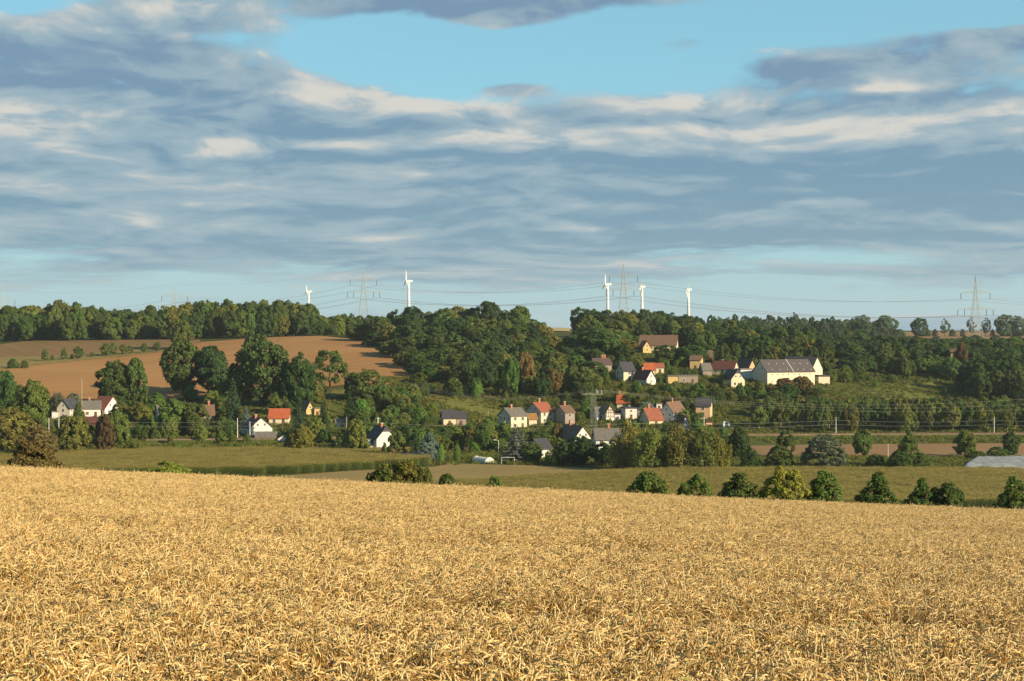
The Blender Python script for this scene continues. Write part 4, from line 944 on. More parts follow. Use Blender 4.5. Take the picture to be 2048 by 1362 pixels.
T(1955, 902, 'bush', 'mid', 'low hedge bush left of the plastic cover', base=922, w=54)
for px, top, w, kind, col, lab in [(772, 926, 70, 'bush', 'olive', 'left shrub of the olive clump at the wheat edge'), (812, 920, 74, 'bush', 'olive', 'middle and highest shrub of the olive clump at the wheat edge'), (845, 932, 46, 'bush', 'olive', 'right shrub of the olive clump at the wheat edge'),
                                   (893, 947, 46, 'bush', 'dark', 'small dark shrub right of the olive clump at the wheat edge'), (990, 952, 44, 'bush', 'mid', 'low weed tuft peeping over the wheat'), (740, 945, 30, 'bush', 'olive', 'lowest shrub left of the olive clump'),
                                   (1295, 944, 80, 'round', 'mid', 'round bush at the wheat edge under the willows'), (1392, 948, 70, 'bush', 'light', 'round light bush at the wheat edge, second from the left'), (1480, 946, 80, 'cone', 'mid', 'dark green bush left of the yellow green one'),
                                   (1570, 936, 98, 'bush', 'yellow', 'yellow green bush at the wheat edge'), (1650, 942, 74, 'cone', 'mid', 'green bush right of the yellow green one'), (1755, 945, 66, 'cone', 'mid', 'cone shaped young tree alone at the wheat edge'),
                                   (1843, 957, 50, 'cone', 'dark', 'left one of two touching dark bushes at the wheat edge'), (1894, 966, 66, 'round', 'dark', 'right one of two touching dark bushes at the wheat edge'), (2030, 953, 64, 'cone', 'mid', 'cone shaped young tree at the right picture edge')]:
    T(px, top, kind, col, lab, Y=132, w=w * (1.75 if kind == 'cone' else 1.3))
for px, top, base, w in [(90, 699, 723, 17), (128, 696, 721, 16), (157, 692, 719, 22), (212, 686, 713, 24), (227, 685, 712, 20), (247, 688, 710, 17), (260, 691, 709, 13), (288, 686, 707, 15), (314, 684, 704, 18), (144, 708, 719, 9), (105, 710, 722, 9), (185, 704, 715, 9)]:
    T(px, top, 'airy', 'mid', 'small orchard tree on the pale grass strip', base=base, w=w, group='orchard trees along the grass strip')
T(26, 717, 'bush', 'mid', 'larger bush at the left end of the grass strip', base=737, w=24)
T(49, 720, 'bush', 'mid', 'smaller bush beside the larger one on the grass strip', base=737, w=18)
for px, top, base, w, k in [(1839, 636, 663, 32, 'pine'), (1889, 637, 663, 20, 'pine'), (1971, 635, 662, 22, 'pine'), (1944, 635, 664, 18, 'pine'), (2010, 629, 663, 36, 'pine'), (2035, 632, 663, 32, 'pine'), (1722, 630, 672, 36, 'airy'), (1770, 631, 672, 44, 'airy'), (2060, 630, 663, 30, 'pine')]:
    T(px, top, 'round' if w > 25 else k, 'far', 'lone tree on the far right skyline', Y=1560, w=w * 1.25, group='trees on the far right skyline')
for px, w in [(1855, 16), (1800, 22), (1870, 12), (1925, 12), (1905, 14), (1985, 10)]:
    T(px, 658, 'bush', 'rust' if w < 13 else 'far', 'low bush on the far right field', Y=1560, w=w, group='bushes on the far right field')

# --- woods: rows of single trees whose tops follow the skyline of the photograph
MARK = [(-20, 'at the left edge'), (90, 'near its left end'), (200, 'above the orchard'), (349, 'under the faint pylon'), (480, 'above the largest oak'), (617, 'under the smallest turbine'), (727, 'under the second pylon'), (817, 'under the tallest turbine'), (900, 'past the tallest turbine'), (975, 'by the highest dome'),
        (1050, 'above the red roofs'), (1130, 'by the straw gap'), (1215, 'near the turbine pylon'), (1300, 'above the farm'), (1377, 'under the rightmost turbine'), (1440, 'past the rightmost turbine'), (1570, 'above the barn'), (1680, 'right of the barn'), (1812, 'above the dry slope'), (1951, 'by the right pylon'), (2040, 'at the right edge')]
def wood(label, group, rows, kinds=('round', 'round', 'tall'), cols=('dark', 'dark', 'mid', 'deep', 'light'), check=False, place=None):
    for ri, (Y, step, tops, wpx) in enumerate(rows):
        a = np.array(tops, float); px = a[0, 0] + R.uniform(0, step * 0.5)
        where = '' if len(rows) == 1 else 'on the crest of ' if ri == 0 else 'in the front of ' if ri == len(rows) - 1 else 'high in ' if ri < len(rows) / 2 else 'low in '
        while px < a[-1, 0]:
            y2 = Y + R.uniform(-12, 12); top = np.interp(px, a[:, 0], a[:, 1]) + R.gauss(0, 3.0); w = wpx * R.uniform(0.85, 1.3)
            k = R.choice(kinds); c = R.choice(cols)
            if not check or free(px, top, top + 40, w, y2):
                mk = min(MARK, key=lambda q: abs(q[0] - px))[1]
                T(px, top, k, c, f'{WORD[c]} {KWORD[k]} {where or "in "}{label} {mk}', Y=y2, w=w, group=group, keep=False)
            px += step * R.uniform(0.7, 1.35)
LW = [(-40, 614), (0, 613), (100, 610), (160, 603), (210, 615), (260, 621), (330, 614), (400, 605), (460, 601), (560, 602), (622, 608), (640, 628)]
wood('the left wood', 'trees of the left wood',
     [(1048, 24, LW, 50), (1026, 22, [(x, y + 5) for x, y in LW], 46), (1008, 19, [(x, y + 18) for x, y in LW], 38)], ('round', 'round', 'tall'), ('dark', 'mid', 'mid', 'dark', 'olive'))
wood('the gap beside the left wood', 'bushes beside the left wood gap', [(1010, 11, [(640, 640), (668, 655)], 18), (1060, 14, [(645, 634), (690, 630), (722, 640)], 26), (1080, 16, [(668, 632), (700, 628), (760, 634)], 30)], ('bush', 'round'))
wood('the central wood', 'trees of the central wood',
     [(975, 30, [(745, 628), (785, 617), (830, 612), (865, 622), (900, 614), (940, 618), (975, 605), (1010, 622), (1040, 614), (1068, 640)], 52),
      (930, 27, [(704, 652), (740, 638), (790, 630), (850, 632), (900, 634), (950, 632), (1000, 634), (1050, 640), (1085, 652)], 50),
      (880, 26, [(742, 668), (780, 652), (840, 650), (900, 650), (960, 648), (1030, 652), (1085, 662)], 50),
      (835, 26, [(780, 684), (820, 672), (880, 666), (950, 664), (1030, 668), (1110, 672)], 50),
      (790, 26, [(808, 706), (860, 694), (920, 684), (980, 682), (1050, 682), (1120, 690), (1190, 700)], 50),
      (752, 26, [(826, 728), (880, 712), (940, 704), (1000, 702), (1080, 700), (1140, 708), (1195, 722)], 48),
      (728, 24, [(838, 745), (880, 734), (950, 724), (1010, 728), (1060, 722), (1130, 728), (1190, 744)], 42),
      (712, 20, [(1005, 758), (1040, 752), (1100, 752), (1180, 760)], 34)], ('round', 'round', 'tall'), ('dark', 'dark', 'mid', 'olive', 'deep', 'mid'))
T(975, 603, 'round', 'deep', 'highest dark dome of the central wood', Y=960, w=70)
T(1040, 612, 'round', 'mid', 'pointed tree at the right end of the central wood crest', Y=960, w=54)
T(1050, 705, 'round', 'brown', 'largest brownish tree in the front of the central wood', Y=722, w=52)
T(1105, 735, 'round', 'brown', 'small brownish tree in the front of the central wood', Y=712, w=40)
T(1022, 715, 'airy', 'bright', 'bright green loose tree in the front of the central wood', Y=700, w=42)
wood('the upper wood', 'trees of the upper wood',
     [(1000, 28, [(1120, 622), (1150, 614), (1200, 619), (1250, 620), (1280, 615), (1340, 623), (1400, 632), (1440, 640)], 46),
      (955, 27, [(1130, 630), (1200, 628), (1280, 628), (1360, 634), (1440, 644), (1540, 652), (1640, 650)], 46),
      (915, 26, [(1110, 648), (1200, 642), (1290, 640), (1380, 646), (1480, 656), (1580, 660), (1640, 660)], 44),
      (870, 25, [(1120, 664), (1180, 656), (1250, 664), (1272, 672)], 46),
      (865, 26, [(1365, 660), (1420, 660), (1500, 668), (1600, 676), (1660, 680)], 42),
      (835, 26, [(1130, 676), (1200, 668), (1260, 680)], 46), (812, 24, [(1150, 690), (1210, 678), (1268, 692)], 44),
      (800, 24, [(1440, 686), (1500, 690), (1600, 694), (1660, 694)], 38)], ('round', 'round', 'tall'), ('dark', 'mid', 'deep', 'olive', 'dark'), True)
T(1195, 654, 'round', 'dark', 'wide round tree top left of the farm building', Y=815, w=110)
T(1385, 690, 'round', 'dark', 'round tree in front of the brown farm roof', Y=790, w=70)
T(1335, 690, 'round', 'mid', 'dark round tree below the middle of the farm roof', Y=792, w=60)
wood('the far forest', 'trees of the far forest',
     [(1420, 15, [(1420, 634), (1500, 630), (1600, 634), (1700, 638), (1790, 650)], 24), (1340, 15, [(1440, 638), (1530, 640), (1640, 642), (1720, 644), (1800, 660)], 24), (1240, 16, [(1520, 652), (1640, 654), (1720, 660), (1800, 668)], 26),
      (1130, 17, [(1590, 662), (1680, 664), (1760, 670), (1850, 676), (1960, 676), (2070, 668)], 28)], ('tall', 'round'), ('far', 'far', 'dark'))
wood('the right wood', 'trees of the right hand wood',
     [(1000, 24, [(1640, 672), (1720, 672), (1800, 672), (1860, 676), (1930, 680), (2070, 676)], 40), (940, 25, [(1640, 680), (1720, 676), (1790, 670), (1840, 676), (1900, 690), (1960, 690), (2070, 684)], 42),
      (890, 25, [(1650, 694), (1720, 690), (1800, 684), (1850, 690), (1920, 702), (1990, 700), (2070, 692)], 42), (855, 24, [(1690, 712), (1760, 702), (1830, 700), (1900, 712), (1960, 706), (2070, 704)], 42),
      (835, 24, [(1690, 722), (1760, 714), (1850, 716), (1910, 728)], 40), (815, 26, [(1900, 720), (1950, 716), (2070, 706)], 44), (780, 26, [(1930, 726), (1980, 722), (2070, 722)], 46), (755, 24, [(1950, 745), (2000, 742), (2070, 742)], 44)],
     ('round', 'round', 'tall'), ('dark', 'deep', 'mid', 'dark', 'dark'), True)
T(1812, 716, 'tall', 'light', 'pale single tree on the dry slope', Y=805, w=24)
T(1716, 722, 'round', 'mid', 'bushy tree right of the cream barn', Y=790, w=36)
T(1690, 730, 'bush', 'mid', 'low bushy tree beside the barn garage', Y=775, w=34)
T(1922, 684, 'round', 'rust', 'rusty brown tree crown in the right wood', Y=850, w=30)
wood('the valley tree belt', 'trees of the valley belt',
     [(690, 22, [(1520, 796), (1560, 790), (1640, 792), (1720, 800), (1800, 796), (1900, 796), (2070, 800)], 32), (665, 21, [(1515, 804), (1560, 800), (1650, 798), (1760, 800), (1860, 796), (1960, 806), (2070, 810)], 31),
      (648, 19, [(1510, 812), (1560, 806), (1660, 806), (1760, 806), (1880, 804), (2000, 816), (2070, 820)], 30)], ('belt', 'belt', 'tall'), ('mid', 'mid', 'light', 'olive', 'dark'))
wood('the thicket below the barn', 'trees below the large barn',
     [(722, 24, [(1500, 778), (1530, 772), (1580, 768), (1640, 778), (1680, 786)], 40), (705, 24, [(1500, 786), (1520, 786), (1600, 784), (1700, 796)], 40)], ('round', 'bush'), ('brown', 'dark', 'mid', 'dark'), True)
T(1570, 756, 'round', 'brown', 'brown tinged round tree before the cream barn', Y=726, w=50)
T(1604, 752, 'round', 'brown', 'second brown tinged tree before the cream barn', Y=728, w=44)

# --- gardens: single trees and shrubs between the houses, never in front of one
EXTRA = [(820, 800, 'row of pasture fence posts'), (970, 810, 'orange earth cutting'), (866, 798, 'tan earth scar'), (1812, 750, 'pale single tree on the slope'), (1720, 790, 'green barn lawn'), (1820, 790, 'dry brownish slope'), (1950, 830, 'valley tree belt on the right'), (700, 810, 'pointed dark spruce'), (525, 740, 'largest dark oak'), (245, 770, 'broad dark tree'), (1185, 820, 'lattice mast'), (60, 810, 'leafy tree at the left'), (400, 740, 'dark oak pair'), (930, 900, 'two column thujas'), (1350, 900, 'willow thicket'), (100, 905, 'signal mast pair'), (300, 905, 'left bank'), (660, 905, 'low white railing'), (475, 870, 'pale railway mast')]
def garden(label, group, n, px0, px1, b0, b1, kinds, cols, hmin, hmax):
    done = tries = 0
    while done < n and tries < n * 14:
        tries += 1
        px = R.uniform(px0, px1); base = R.uniform(b0, b1); Y = Yat(px, base); k = R.choice(kinds)
        hm = R.uniform(hmin, hmax) * (1.25 if k in ('spruce', 'fir') else 1.0); wm = hm * (0.45 if k in ('spruce', 'fir') else R.uniform(0.75, 1.15))
        top = base - hm * F / Y; w = wm * F / Y
        if not free(px, top, base, w, Y): continue
        c = R.choice(cols); hx, hy, hn = min(HANDLE + EXTRA, key=lambda q: abs(q[0] - px) + 1.6 * abs(q[1] - (base + top) / 2)); dx, dy = px - hx, (base + top) / 2 - hy
        rel = ('left of' if dx < 0 else 'right of') if abs(dx) > abs(dy) else ('above' if dy < 0 else 'below')
        sz = 'large' if hm > hmin + (hmax - hmin) * 0.66 else 'small' if hm < hmin + (hmax - hmin) * 0.33 else 'medium'
        T(px, top, k, c, f'{sz} {WORD[c]} {KWORD[k]} {rel} the {hn}', Y=Y, w=w, group=group, keep=False); done += 1
G1 = ('round', 'bush', 'tall', 'bush', 'airy'); GC = ('dark', 'mid', 'mid', 'light', 'olive', 'bright')
garden('garden tree or shrub on the left village slope', 'garden growth on the left slope', 95, 0, 480, 800, 892, G1 + ('spruce',), GC, 3, 8.5)
garden('garden tree or shrub between the railway houses', 'garden growth around the railway houses', 80, 440, 740, 790, 892, G1 + ('spruce', 'spruce'), GC, 3, 9)
garden('garden tree or shrub left of the tall cream houses', 'garden growth below the hillside pasture', 120, 690, 1020, 790, 908, G1, GC, 3, 8)
garden('garden tree or shrub among the lower village houses', 'garden growth in the lower village', 110, 1000, 1470, 815, 925, G1, GC, 2.5, 7)
garden('garden tree or shrub among the upper village houses', 'garden growth in the upper village', 120, 1170, 1540, 725, 830, G1 + ('fir',), GC, 2.5, 7)
garden('bush on the hillside pasture', 'bushes on the hillside pasture', 18, 760, 1040, 785, 826, ('bush', 'bush', 'airy'), GC, 1.5, 4)
garden('bush on the right slope below the woods', 'bushes on the right slope', 80, 1640, 2060, 760, 850, ('bush', 'bush', 'round'), GC, 2, 6)
garden('shrub on the railway bank', 'shrubs on the railway bank', 40, 0, 720, 893, 910, ('bush',), ('mid', 'light', 'olive', 'bright'), 1.2, 2.8)
plant()

# ------------------------------------------------------------------ power line, turbines, masts and small things
M_STEEL = principled('galvanised_steel', (0.36, 0.38, 0.34), 0.6, 0.3, 0.0, 0.15); M_WIRE = principled('aluminium_cable', (0.24, 0.25, 0.25), 0.6, 0.3, 0.0, 0.1); M_INS = principled('dark_insulator', (0.05, 0.055, 0.06), 0.4, 0.4, 0, 0.1)
M_TURB = principled('turbine_white', (0.62, 0.62, 0.60), 0.5, 0.3, 0, 0.04); M_WOOD = principled('pole_wood', (0.34, 0.27, 0.20), 0.9, 0.1, 0, 0.2); M_POLE = principled('pole_concrete', (0.52, 0.50, 0.46), 0.9, 0.1, 0, 0.1)
M_WHITE = principled('white_paint', (0.55, 0.55, 0.52), 0.6, 0.2, 0, 0.05); M_RUST = principled('rail_steel', (0.16, 0.10, 0.07), 0.6, 0.3, 0.4, 0.2); M_BALLAST = principled('ballast', (0.20, 0.145, 0.10), 0.95, 0.05, 0, 0.3, 0.8)

def lattice(mb, half, zs, member, brace):
    for i in range(len(zs) - 1):
        a, b, z0, z1 = half[i], half[i + 1], zs[i], zs[i + 1]
        cs = [(-1, -1), (1, -1), (1, 1), (-1, 1)]
        for k, (sx, sy) in enumerate(cs):
            mb.bar((sx * a, sy * a, z0), (sx * b, sy * b, z1), member)
            tx, ty = cs[(k + 1) % 4]
            mb.bar((sx * a, sy * a, z0), (tx * b, ty * b, z1), brace); mb.bar((tx * a, ty * a, z0), (sx * b, sy * b, z1), brace); mb.bar((sx * b, sy * b, z1), (tx * b, ty * b, z1), brace)
def pylon(px, Y, top, arm_up, arm_lo, up_half, lo_out, lo_in, label, rz):
    """two-level pylon: short upper arm, long lower arm; arm heights in picture pixels"""
    p = P(px, Y); zt = zpy(top, Y) - p.z; zu = zpy(arm_up, Y) - p.z; zl = zpy(arm_lo, Y) - p.z
    root = empty('power_pylon', p, rz); tag(root, label, 'pylon', 'high voltage pylons')
    n = 11; zs = [zu * 1.0 * (i / n) ** 0.85 for i in range(n + 1)]; half = [4.4 * (1 - z / zu) ** 1.15 + 1.05 for z in zs]
    m = MB(); lattice(m, half, zs, 0.15, 0.085); m.build('tower', M_STEEL, root)
    m = MB(); lattice(m, [1.05, 0.6, 0.22], [zu + 0.01, zu + (zt - zu) * 0.4, zt * 0.97], 0.15, 0.09); m.bar((0, 0, zt * 0.96), (0, 0, zt), 0.2); m.build('peak', M_STEEL, root)
    tips = []
    for z, hf, outs in ((zu, up_half, (up_half,)), (zl, lo_out, (lo_out, lo_in))):
        m = MB()
        for s in (-1, 1):
            for d in (-0.8, 0.8):
                m.bar((s * 0.8, d, z), (s * hf, 0, z), 0.14); m.bar((s * 0.8, d, z + 2.2), (s * hf, 0, z + 0.25), 0.14)
                for q in range(6):
                    f0, f1 = q / 6, (q + 1) / 6
                    m.bar((s * (0.8 + (hf - 0.8) * f0), d * (1 - f0), z), (s * (0.8 + (hf - 0.8) * f1), d * (1 - f1), z + 2.2 + (0.25 - 2.2) * f1), 0.08)
        m.build('crossarm', M_STEEL, root)
        for s in (-1, 1):
            for q in outs:
                i = MB().tube([(0, 0, 0), (0, 0, -4.6)], 0.24, 6).build('insulator', M_INS, root); i.location = (s * q, 0, z - 0.1)
                tips.append((p + Matrix.Rotation(rz, 3, 'Z') @ Vector((s * q, 0, z - 4.7))))
    tips.append(p + Vector((0, 0, zt)))
    return tips
PYL = [pylon(px, Y, top, au, al, 11.5, 14.0, 8.6, lab, math.radians(rz)) for px, Y, top, au, al, lab, rz in [
    (1951, 1330, 549, 586, 619, 'high voltage pylon on the right with its legs in the wood', 2), (1247, 1385, 524, 552, 580, 'high voltage pylon between the wind turbines', 4),
    (727, 1480, 536, 560, 584, 'high voltage pylon left of the tallest wind turbine', 8), (349, 1560, 569, 592, 612, 'pylon peeping over the left wood', 12), (5, 1640, 579, 600, 620, 'faint pylon at the left picture edge', 14)]]
PYL.insert(0, [t + Vector((290, -25, -3)) for t in PYL[0]])
PYL.append([t + Vector((-230, 60, 0)) for t in PYL[-1]])
def wire(p, q, sag, r, name, label, cat, group, mat=None, n=22):
    pts = [p.lerp(q, i / n) + Vector((0, 0, -4 * sag * (i / n) * (1 - i / n))) for i in range(n + 1)]
    c = pts[0].copy(); o = MB().tube([a - c for a in pts], r, 4, False).build(name, mat or M_WIRE); o.location = c
    return tag(o, label, cat, group)
ARM = ['upper left arm', 'upper right arm', 'lower far left arm', 'lower inner left arm', 'lower far right arm', 'lower inner right arm', 'topmost earth']
SPN = ['right of the right hand pylon', 'between the right and turbine pylons', 'between the two middle pylons', 'left of the second pylon', 'above the left wood', 'at the far left edge']
for i in range(len(PYL) - 1):
    for j in range(7):
        wire(PYL[i][j], PYL[i + 1][j], 7.5 if j < 6 else 5, 0.075 if j < 6 else 0.04, 'power_cable', 'thin ' + ARM[j] + ' cable hanging ' + SPN[i], 'cable', 'cables ' + SPN[i])

def turbine(px, hub, blade_px, phase, label, Y=3000.0, yaw=18, b2=1.0):
    k = Y / F; X = (px - CX) * k; zg = Hs(X, Y); zh = zpy(hub, Y); bl = blade_px * k
    root = empty('wind_turbine', (X, Y, zg), math.radians(yaw)); tag(root, label, 'wind turbine', 'wind turbines on the horizon')
    hh = zh - zg
    MB().tube([(0, 0, -2), (0, 0, hh * 0.5), (0, 0, hh - 1.4)], [2.9, 2.5, 1.75], 18).build('tower', M_TURB, root, True)
    m = MB()
    for x, r in ((-3.6, 1.5), (-3.0, 1.75), (2.0, 1.75), (6.4, 1.45), (6.9, 1.0)):
        m.v += [(x, sy * r, hh + sz * r) for sy, sz in ((-1, -0.7), (-0.7, -1), (0.7, -1), (1, -0.7), (1, 0.7), (0.7, 1), (-0.7, 1), (-1, 0.7))]
    m.f = [(i * 8 + j, i * 8 + (j + 1) % 8, (i + 1) * 8 + (j + 1) % 8, (i + 1) * 8 + j) for i in range(4) for j in range(8)] + [tuple(range(7, -1, -1)), tuple(range(32, 40))]
    m.build('nacelle', M_TURB, root)
    MB().tube([(-3.5, 0, hh), (-4.8, 0, hh), (-5.9, 0, hh), (-6.4, 0, hh)], [1.5, 1.5, 1.0, 0.2], 12).build('hub', M_TURB, root, True)
    prof = [(0.0, 0.55, 0.5), (0.06, 0.6, 0.45), (0.2, 1.25, 0.32), (0.5, 0.85, 0.2), (0.8, 0.5, 0.12), (1.0, 0.12, 0.05)]
    bm_ = MB()
    for f, c, th in prof: c *= 1.1; bm_.v += [(-c * 0.4, -th, f * bl), (c, 0, f * bl), (-c * 0.4, th, f * bl), (-c * 0.8, 0, f * bl)]
    bm_.f = [(i * 4 + j, i * 4 + (j + 1) % 4, (i + 1) * 4 + (j + 1) % 4, (i + 1) * 4 + j) for i in range(5) for j in range(4)] + [(3, 2, 1, 0), (20, 21, 22, 23)]
    me = bm_.mesh('blade', M_TURB)
    for q in range(3):
        o = link(bpy.data.objects.new('blade', me), root); o.location = (-4.9, 0, hh); o.rotation_euler = (math.radians(phase + 120 * q), 0, 0)
turbine(617.5, 583, 13.5, 3, 'smallest wind turbine rising behind the left wood', 3600, 22)
turbine(817.5, 562, 21.5, 2, 'tallest wind turbine left of centre behind the central wood', 3000, 20)
turbine(1215.5, 569, 22, 3, 'wind turbine just left of the turbine pylon', 3000, 18)
turbine(1284, 573.5, 21, 44, 'wind turbine just right of the turbine pylon', 3050, 30)
turbine(1377, 579, 22, 42, 'rightmost wind turbine of the row', 3100, 32)

# lattice mast in the village with its arms and the local line
def lattice_mast():
    Y = Yat(1187, 872); p = P(1187, Y); h = zpy(783, Y) - p.z
    M_STEELD = principled('weathered_steel', (0.26, 0.26, 0.23), 0.7, 0.3, 0, 0.15); root = empty('lattice_mast', p, math.radians(14)); tag(root, 'grey steel lattice mast with cross arm standing among the village houses', 'mast')
    m = MB(); n = 12; lattice(m, [1.15 - 0.45 * i / n for i in range(n + 1)], [h * 0.93 * i / n for i in range(n + 1)], 0.06, 0.026); m.build('tower', M_STEELD, root)
    m = MB()
    for d in (-0.6, 0.6): m.bar((-4.2, d, h * 0.93), (3.6, d, h * 0.93), 0.08); m.bar((-4.2, d, h * 0.96), (3.6, d, h * 0.96), 0.06)
    for x in (-4, -2.5, -1, 1, 2.5, 3.5): m.bar((x, -0.6, h * 0.93), (x, 0.6, h * 0.93), 0.06)
    m.build('crossarm', M_STEELD, root); tips = []
    for x in (-3.9, -2.4, -0.6, 1.6, 3.0):
        i = MB().tube([(0, 0, 0), (0, 0, 1.1)], 0.12, 6).build('insulator', M_INS if x < 0 else M_WHITE, root); i.location = (x, 0, h * 0.962)
        tips.append(p + Vector((x, 0, h * 0.962 + 1.1)))
    MB().bar((1.0, 0, h * 0.96), (1.0, 0, h * 1.06), 0.2).build('mast_tip', M_STEEL, root)
    return tips
MT = lattice_mast()
def pole(px, top, base, label, mat=None, r=0.16, arm=0.0, Y=None, group=None, lamp=False, name='utility_pole', cat='pole'):
    if Y is None: Y = Yat(px, base)
    p = P(px, Y); h = zpy(top, Y) - p.z
    root = empty(name, p); tag(root, label, cat, group)
    MB().tube([(0, 0, -0.5), (0, 0, h)], [r * 1.2, r * 0.85], 8).build('shaft', mat or M_POLE, root)
    if arm: MB().bar((-arm, 0, h - 0.5), (arm, 0, h - 0.5), 0.14).build('crossarm', mat or M_POLE, root)
    if lamp:
        MB().tube([(0, 0, h), (-0.9, 0, h + 0.15)], 0.06, 6).build('bracket', mat or M_POLE, root); MB().box(-1.5, -0.8, -0.18, 0.18, h + 0.08, h + 0.28).build('lamp_head', M_WHITE, root)
    return p + Vector((0, 0, h))
pole(163.5, 757, 838, 'tall bare wooden pole beside the white houses on the left', M_WOOD, 0.14)
pole(693, 833, 860, 'short wooden pole beside the pale blue hut', M_WOOD, 0.14)
pole(756, 834, 866, 'pale pole rising behind the bright white house', M_POLE, 0.16, 0.9)
pole(782, 843, 880, 'thin pole right of the bright white house', M_WOOD, 0.12, 0.9)
pole(976, 820, 860, 'thin pole standing on the green hillside', M_WOOD, 0.12)
pole(1408, 834, 866, 'pole with cross arm below the peach house', M_POLE, 0.15, 1.4)
pole(997, 881, 922, 'white street lamp pole left of the blue fir', M_WHITE, 0.09, lamp=True, name='street_lamp', cat='street lamp')
pole(1776, 888, 918, 'thin marker pole on the harvested strip', M_POLE, 0.1)
for j, t in enumerate(MT[:3]):
    wire(t, P(820, 640, 13 + j * 0.6), 4, 0.025, 'local_cable', ['top', 'middle', 'bottom'][2 - j] + ' thin cable running left from the lattice mast', 'cable', 'cables left of the lattice mast')
for j, t in enumerate(MT[2:]):
    wire(t, P(2200, 625, 11.5 + j * 2.2), 5, 0.018, 'local_cable', ['bottom', 'middle', 'top'][j] + ' pale cable running right from the lattice mast', 'cable', 'cables right of the lattice mast', M_STEEL, 40)

# railway: embankment, track, masts with the overhead wires
RAIL = [(-250, 588), (0, 584), (300, 580), (560, 580), (760, 584), (1000, 592), (1400, 606), (1700, 616), (2300, 622)]
def rail_pt(px):
    Y = float(np.interp(px, [a for a, b in RAIL], [b for a, b in RAIL])); X = (px - CX) / F * Y
    return Vector((X, Y, Hs(X, Y) + 1.0))
def railway():
    pts = [rail_pt(px) for px in range(-250, 2301, 25)]
    sec = [(-5.0, -1.4), (-2.2, -0.05), (2.2, -0.05), (5.0, -1.4)]; V, Fc = [], []
    for p in pts: V += [(p.x, p.y + a, p.z + b) for a, b in sec]
    for i in range(len(pts) - 1): Fc += [(i * 4 + k, (i + 1) * 4 + k, (i + 1) * 4 + k + 1, i * 4 + k + 1) for k in range(3)]
    tag(MB().add(V, Fc).build('railway_embankment', M_VERGE), 'low grassy railway embankment across the valley', kind='structure')
    V, Fc = [], []; sec = [(-1.9, -0.03), (-1.4, 0.25), (1.4, 0.25), (1.9, -0.03)]
    for p in pts: V += [(p.x, p.y + a, p.z + b) for a, b in sec]
    for i in range(len(pts) - 1): Fc += [(i * 4 + k, (i + 1) * 4 + k, (i + 1) * 4 + k + 1, i * 4 + k + 1) for k in range(3)]
    tr = tag(MB().add(V, Fc).build('railway_track', M_BALLAST), 'brown ballast track of the railway', kind='structure')
    for s in (-0.72, 0.72): MB().tube([p + Vector((0, s, 0.36)) for p in pts], 0.09, 4, False).build('rail', M_RUST, tr)
railway()
WP = []
for px, top, arm in [(-140, 838, 1), (93, 836, 1), (113, 832, 1), (472, 836, 1), (497, 843, 1), (757, 838, 0), (1010, 842, 0), (1260, 840, 0), (1675, 834, 1), (1993, 834, 1), (2200, 834, 1)]:
    p = rail_pt(px) + Vector((0, 3.0 if arm else -3.0, 0)); h = zpy(top, p.y) - p.z
    root = empty('railway_mast', p); tag(root, {93: 'left one of the signal mast pair at the left', 113: 'right one of the signal mast pair at the left', 472: 'pale railway mast left of the white railway house', 497: 'railway mast just before the white railway house', 1675: 'railway mast before the slender tree belt', 1993: 'railway mast near the right picture edge'}.get(px, 'slim railway mast, ' + {-140: 'outside the left edge', 757: 'by the bright white house', 1010: 'behind the blue fir', 1260: 'behind the willow thicket', 2200: 'outside the right edge'}.get(px, '')), 'mast', None if px in (93, 113, 472, 497, 1675, 1993) else 'railway masts among the trees')
    MB().tube([(0, 0, -1.2), (0, 0, h)], [0.17, 0.12], 8).build('shaft', M_POLE, root); MB().bar((0, 0, h - 1.2), (0, -3.0, h - 1.0), 0.07).build('bracket', M_STEEL, root)
    if px not in (93, 497): WP.append(p + Vector((0, -1.2, h - 1.1)))
for i in range(len(WP) - 1):
    for dz in (0.0, -1.5): wire(WP[i] + Vector((0, 0, dz)), WP[i + 1] + Vector((0, 0, dz)), 0.7, 0.03, 'overhead_wire', ('upper' if dz == 0 else 'lower') + ' overhead railway wire in the ' + ['first', 'second', 'third', 'fourth', 'fifth', 'sixth', 'seventh', 'eighth', 'ninth'][i] + ' span from the left', 'wire', 'overhead railway wires', M_WIRE, 16)

